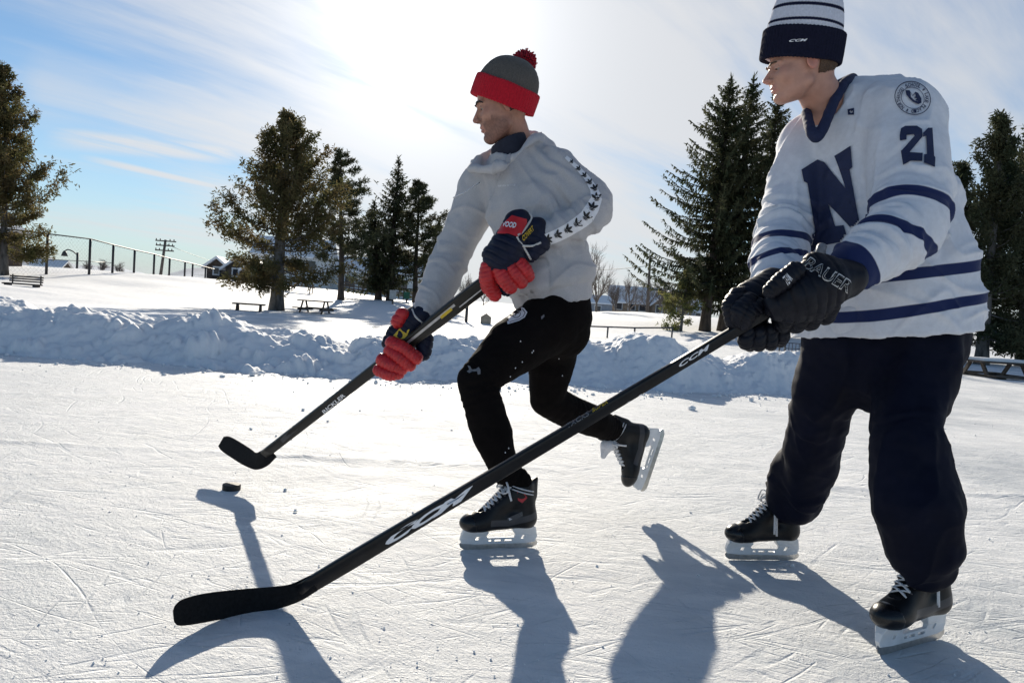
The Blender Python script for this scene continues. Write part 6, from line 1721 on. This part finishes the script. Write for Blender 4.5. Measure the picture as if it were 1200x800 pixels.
# ================================================================== daylight: low sun behind thin cloud
SUN_EL, SUN_AZ = math.radians(20.0), math.radians(-8.7)
sv = Vector((math.sin(SUN_AZ) * math.cos(SUN_EL), math.cos(SUN_AZ) * math.cos(SUN_EL), math.sin(SUN_EL)))
w = bpy.data.worlds.new('World'); SC.world = w; w.use_nodes = True
nd, lk = w.node_tree.nodes, w.node_tree.links; nd.clear()
out = nd.new('ShaderNodeOutputWorld'); bg = nd.new('ShaderNodeBackground'); lk.new(bg.outputs[0], out.inputs[0])
sky = nd.new('ShaderNodeTexSky'); sky.sky_type = 'NISHITA'; sky.sun_disc = False; sky.sun_elevation = SUN_EL; sky.sun_rotation = SUN_AZ
sky.altitude = 900; sky.air_density = 1.0; sky.dust_density = 0.0; sky.ozone_density = 2.5
tc = nd.new('ShaderNodeTexCoord')
def VM(op, a, b=None, s=None):
    n = nd.new('ShaderNodeVectorMath'); n.operation = op
    for i, q in enumerate((a, b)):
        if q is None: continue
        if isinstance(q, (tuple, Vector)): n.inputs[i].default_value = q
        else: lk.new(q, n.inputs[i])
    if s is not None:
        if isinstance(s, (int, float)): n.inputs['Scale'].default_value = s
        else: lk.new(s, n.inputs['Scale'])
    return n
def MA(op, a, b=0.0, c=None):
    n = nd.new('ShaderNodeMath'); n.operation = op
    for i, q in enumerate((a, b, c)):
        if q is None: continue
        if isinstance(q, (int, float)): n.inputs[i].default_value = q
        else: lk.new(q, n.inputs[i])
    return n.outputs[0]
def MR(v, a, b, c=0.0, d=1.0, smooth=False):
    n = nd.new('ShaderNodeMapRange'); n.interpolation_type = 'SMOOTHSTEP' if smooth else 'LINEAR'
    for k, q in zip(('From Min', 'From Max', 'To Min', 'To Max'), (a, b, c, d)): n.inputs[k].default_value = q
    lk.new(v, n.inputs['Value']); return n.outputs[0]
dirn = VM('NORMALIZE', tc.outputs['Generated']).outputs[0]
sep = nd.new('ShaderNodeSeparateXYZ'); lk.new(dirn, sep.inputs[0])
cosang = MA('MAXIMUM', VM('DOT_PRODUCT', dirn, sv).outputs['Value'], 0.0)
# cloud layer: the view direction carried to a flat sheet of cirrus
zz_ = MA('ADD', MA('MAXIMUM', sep.outputs['Z'], 0.0), .16)
cx_ = MA('DIVIDE', sep.outputs['X'], zz_); cy_ = MA('DIVIDE', sep.outputs['Y'], zz_)
cb = nd.new('ShaderNodeCombineXYZ'); lk.new(cx_, cb.inputs[0]); lk.new(cy_, cb.inputs[1])
def mapped(scale, rot, loc=(0, 0, 0)):
    r1 = nd.new('ShaderNodeMapping'); r1.inputs['Rotation'].default_value = (0, 0, rot); lk.new(cb.outputs[0], r1.inputs['Vector'])
    mp = nd.new('ShaderNodeMapping'); mp.inputs['Scale'].default_value = scale; mp.inputs['Location'].default_value = loc
    lk.new(r1.outputs[0], mp.inputs['Vector']); return mp.outputs[0]
def NZ(src, sc, det, rough, dist=0.0):
    n = nd.new('ShaderNodeTexNoise'); n.inputs['Scale'].default_value = sc; n.inputs['Detail'].default_value = det; n.inputs['Roughness'].default_value = rough; n.inputs['Distortion'].default_value = dist
    lk.new(src, n.inputs['Vector']); return n.outputs['Fac']
streak = NZ(mapped((.40, 1.9, 1), -.77, (1.3, .4, 0)), 1.0, 7, .58, .35)
veil = NZ(mapped((.5, .9, 1), -.77, (.4, 2.0, 0)), 1.0, 5, .55, .2)
fineN = NZ(mapped((1.3, 5.5, 1), -.85), 1.3, 6, .62, .3)
cov = MA('ADD', MA('MULTIPLY', streak, .62), MA('ADD', MA('MULTIPLY', veil, .42), MA('MULTIPLY', fineN, .16)))
near = MR(cosang, .84, .99, 0.0, .20, True)          # the veil thickens round the sun
side = MR(sep.outputs['X'], -.50, .05, -.13, -.01, True)
cov = MA('ADD', MA('ADD', MA('ADD', cov, near), side), MR(sep.outputs['Y'], -.3, .3, -.16, .0, True))
cloud = MR(cov, .46, .78, 0.0, 1.0, True)
# a contrail low on the left: thin band along a great circle
def band(a, b, wd, soft):
    n_ = Vector(np.cross(a, b)).normalized(); mid = Vector((np.array(a) + np.array(b))).normalized()
    d = MA('ABSOLUTE', VM('DOT_PRODUCT', dirn, n_).outputs['Value'])
    half = Vector(a).normalized().dot(mid)
    l_ = MR(VM('DOT_PRODUCT', dirn, mid).outputs['Value'], half - .0015, half + .003, 0, 1, True)
    return MA('MULTIPLY', MR(d, wd, wd + soft, 1.0, 0.0, True), l_)
def D3(px, py): return P(px, py, 1.0) - CAM
ct = band(D3(105, 186), D3(290, 227), .0010, .0050)
c2 = MA('MULTIPLY', band(D3(60, 160), D3(300, 184), .004, .014), MR(fineN, .35, .6, .35, 1.0))
c3 = MA('MULTIPLY', band(D3(20, 100), D3(320, 140), .012, .050), MR(streak, .35, .62, .1, .75))
cloud = MA('MAXIMUM', cloud, MA('MULTIPLY', ct, .95)); cloud = MA('MAXIMUM', cloud, MA('MULTIPLY', c2, .95)); cloud = MA('MAXIMUM', cloud, c3)
# light scattered forward by the thin cloud and air round the sun
glow = MA('ADD', MA('MULTIPLY', MA('POWER', cosang, 700.0), 60.0), MA('ADD', MA('MULTIPLY', MA('POWER', cosang, 80.0), 3.2), MA('MULTIPLY', MA('POWER', cosang, 12.0), .9)))
cl_l = MA('ADD', MA('MULTIPLY', glow, 1.1), 4.8)
cc = nd.new('ShaderNodeCombineColor'); 
lk.new(MA('MULTIPLY', cl_l, .99), cc.inputs[0]); lk.new(MA('MULTIPLY', cl_l, 1.0), cc.inputs[1]); lk.new(MA('MULTIPLY', cl_l, 1.02), cc.inputs[2])
hz_ = nd.new('ShaderNodeMix'); hz_.data_type = 'RGBA'                     # pale air low over the land
lk.new(MA('MULTIPLY', MA('POWER', 2.718, MA('MULTIPLY', MA('MAXIMUM', sep.outputs['Z'], 0.0), -9.0)), .85), hz_.inputs[0])
lk.new(sky.outputs[0], hz_.inputs[6]); hz_.inputs[7].default_value = (5.3, 5.5, 5.7, 1)
tint = VM('MULTIPLY', hz_.outputs[2], (.67, .74, .77))
mx = nd.new('ShaderNodeMix'); mx.data_type = 'RGBA'; lk.new(MA('MULTIPLY', cloud, .92), mx.inputs[0]); lk.new(tint.outputs[0], mx.inputs[6]); lk.new(cc.outputs[0], mx.inputs[7])
lk.new(mx.outputs[2], bg.inputs[0]); bg.inputs[1].default_value = .10
w.cycles.sampling_method = 'MANUAL'; w.cycles.sample_map_resolution = 1024
l = bpy.data.lights.new('sun', 'SUN'); l.energy = 4.8; l.angle = math.radians(.7); l.color = (1.0, .91, .765)
lo_ = bpy.data.objects.new('sun', l); COL.objects.link(lo_)
lo_.rotation_euler = sv.to_track_quat('Z', 'Y').to_euler(); lo_.location = (-5, 30, 12)
vs = SC.view_settings; vs.view_transform = 'Standard'; vs.look = 'None'; vs.exposure = 0.56; vs.gamma = 1.0; vs.use_curve_mapping = False
SC.cycles.max_bounces = 6; SC.cycles.diffuse_bounces = 3; SC.cycles.glossy_bounces = 3; SC.cycles.transmission_bounces = 3; SC.cycles.sample_clamp_indirect = 8
SC.cycles.use_denoising = True
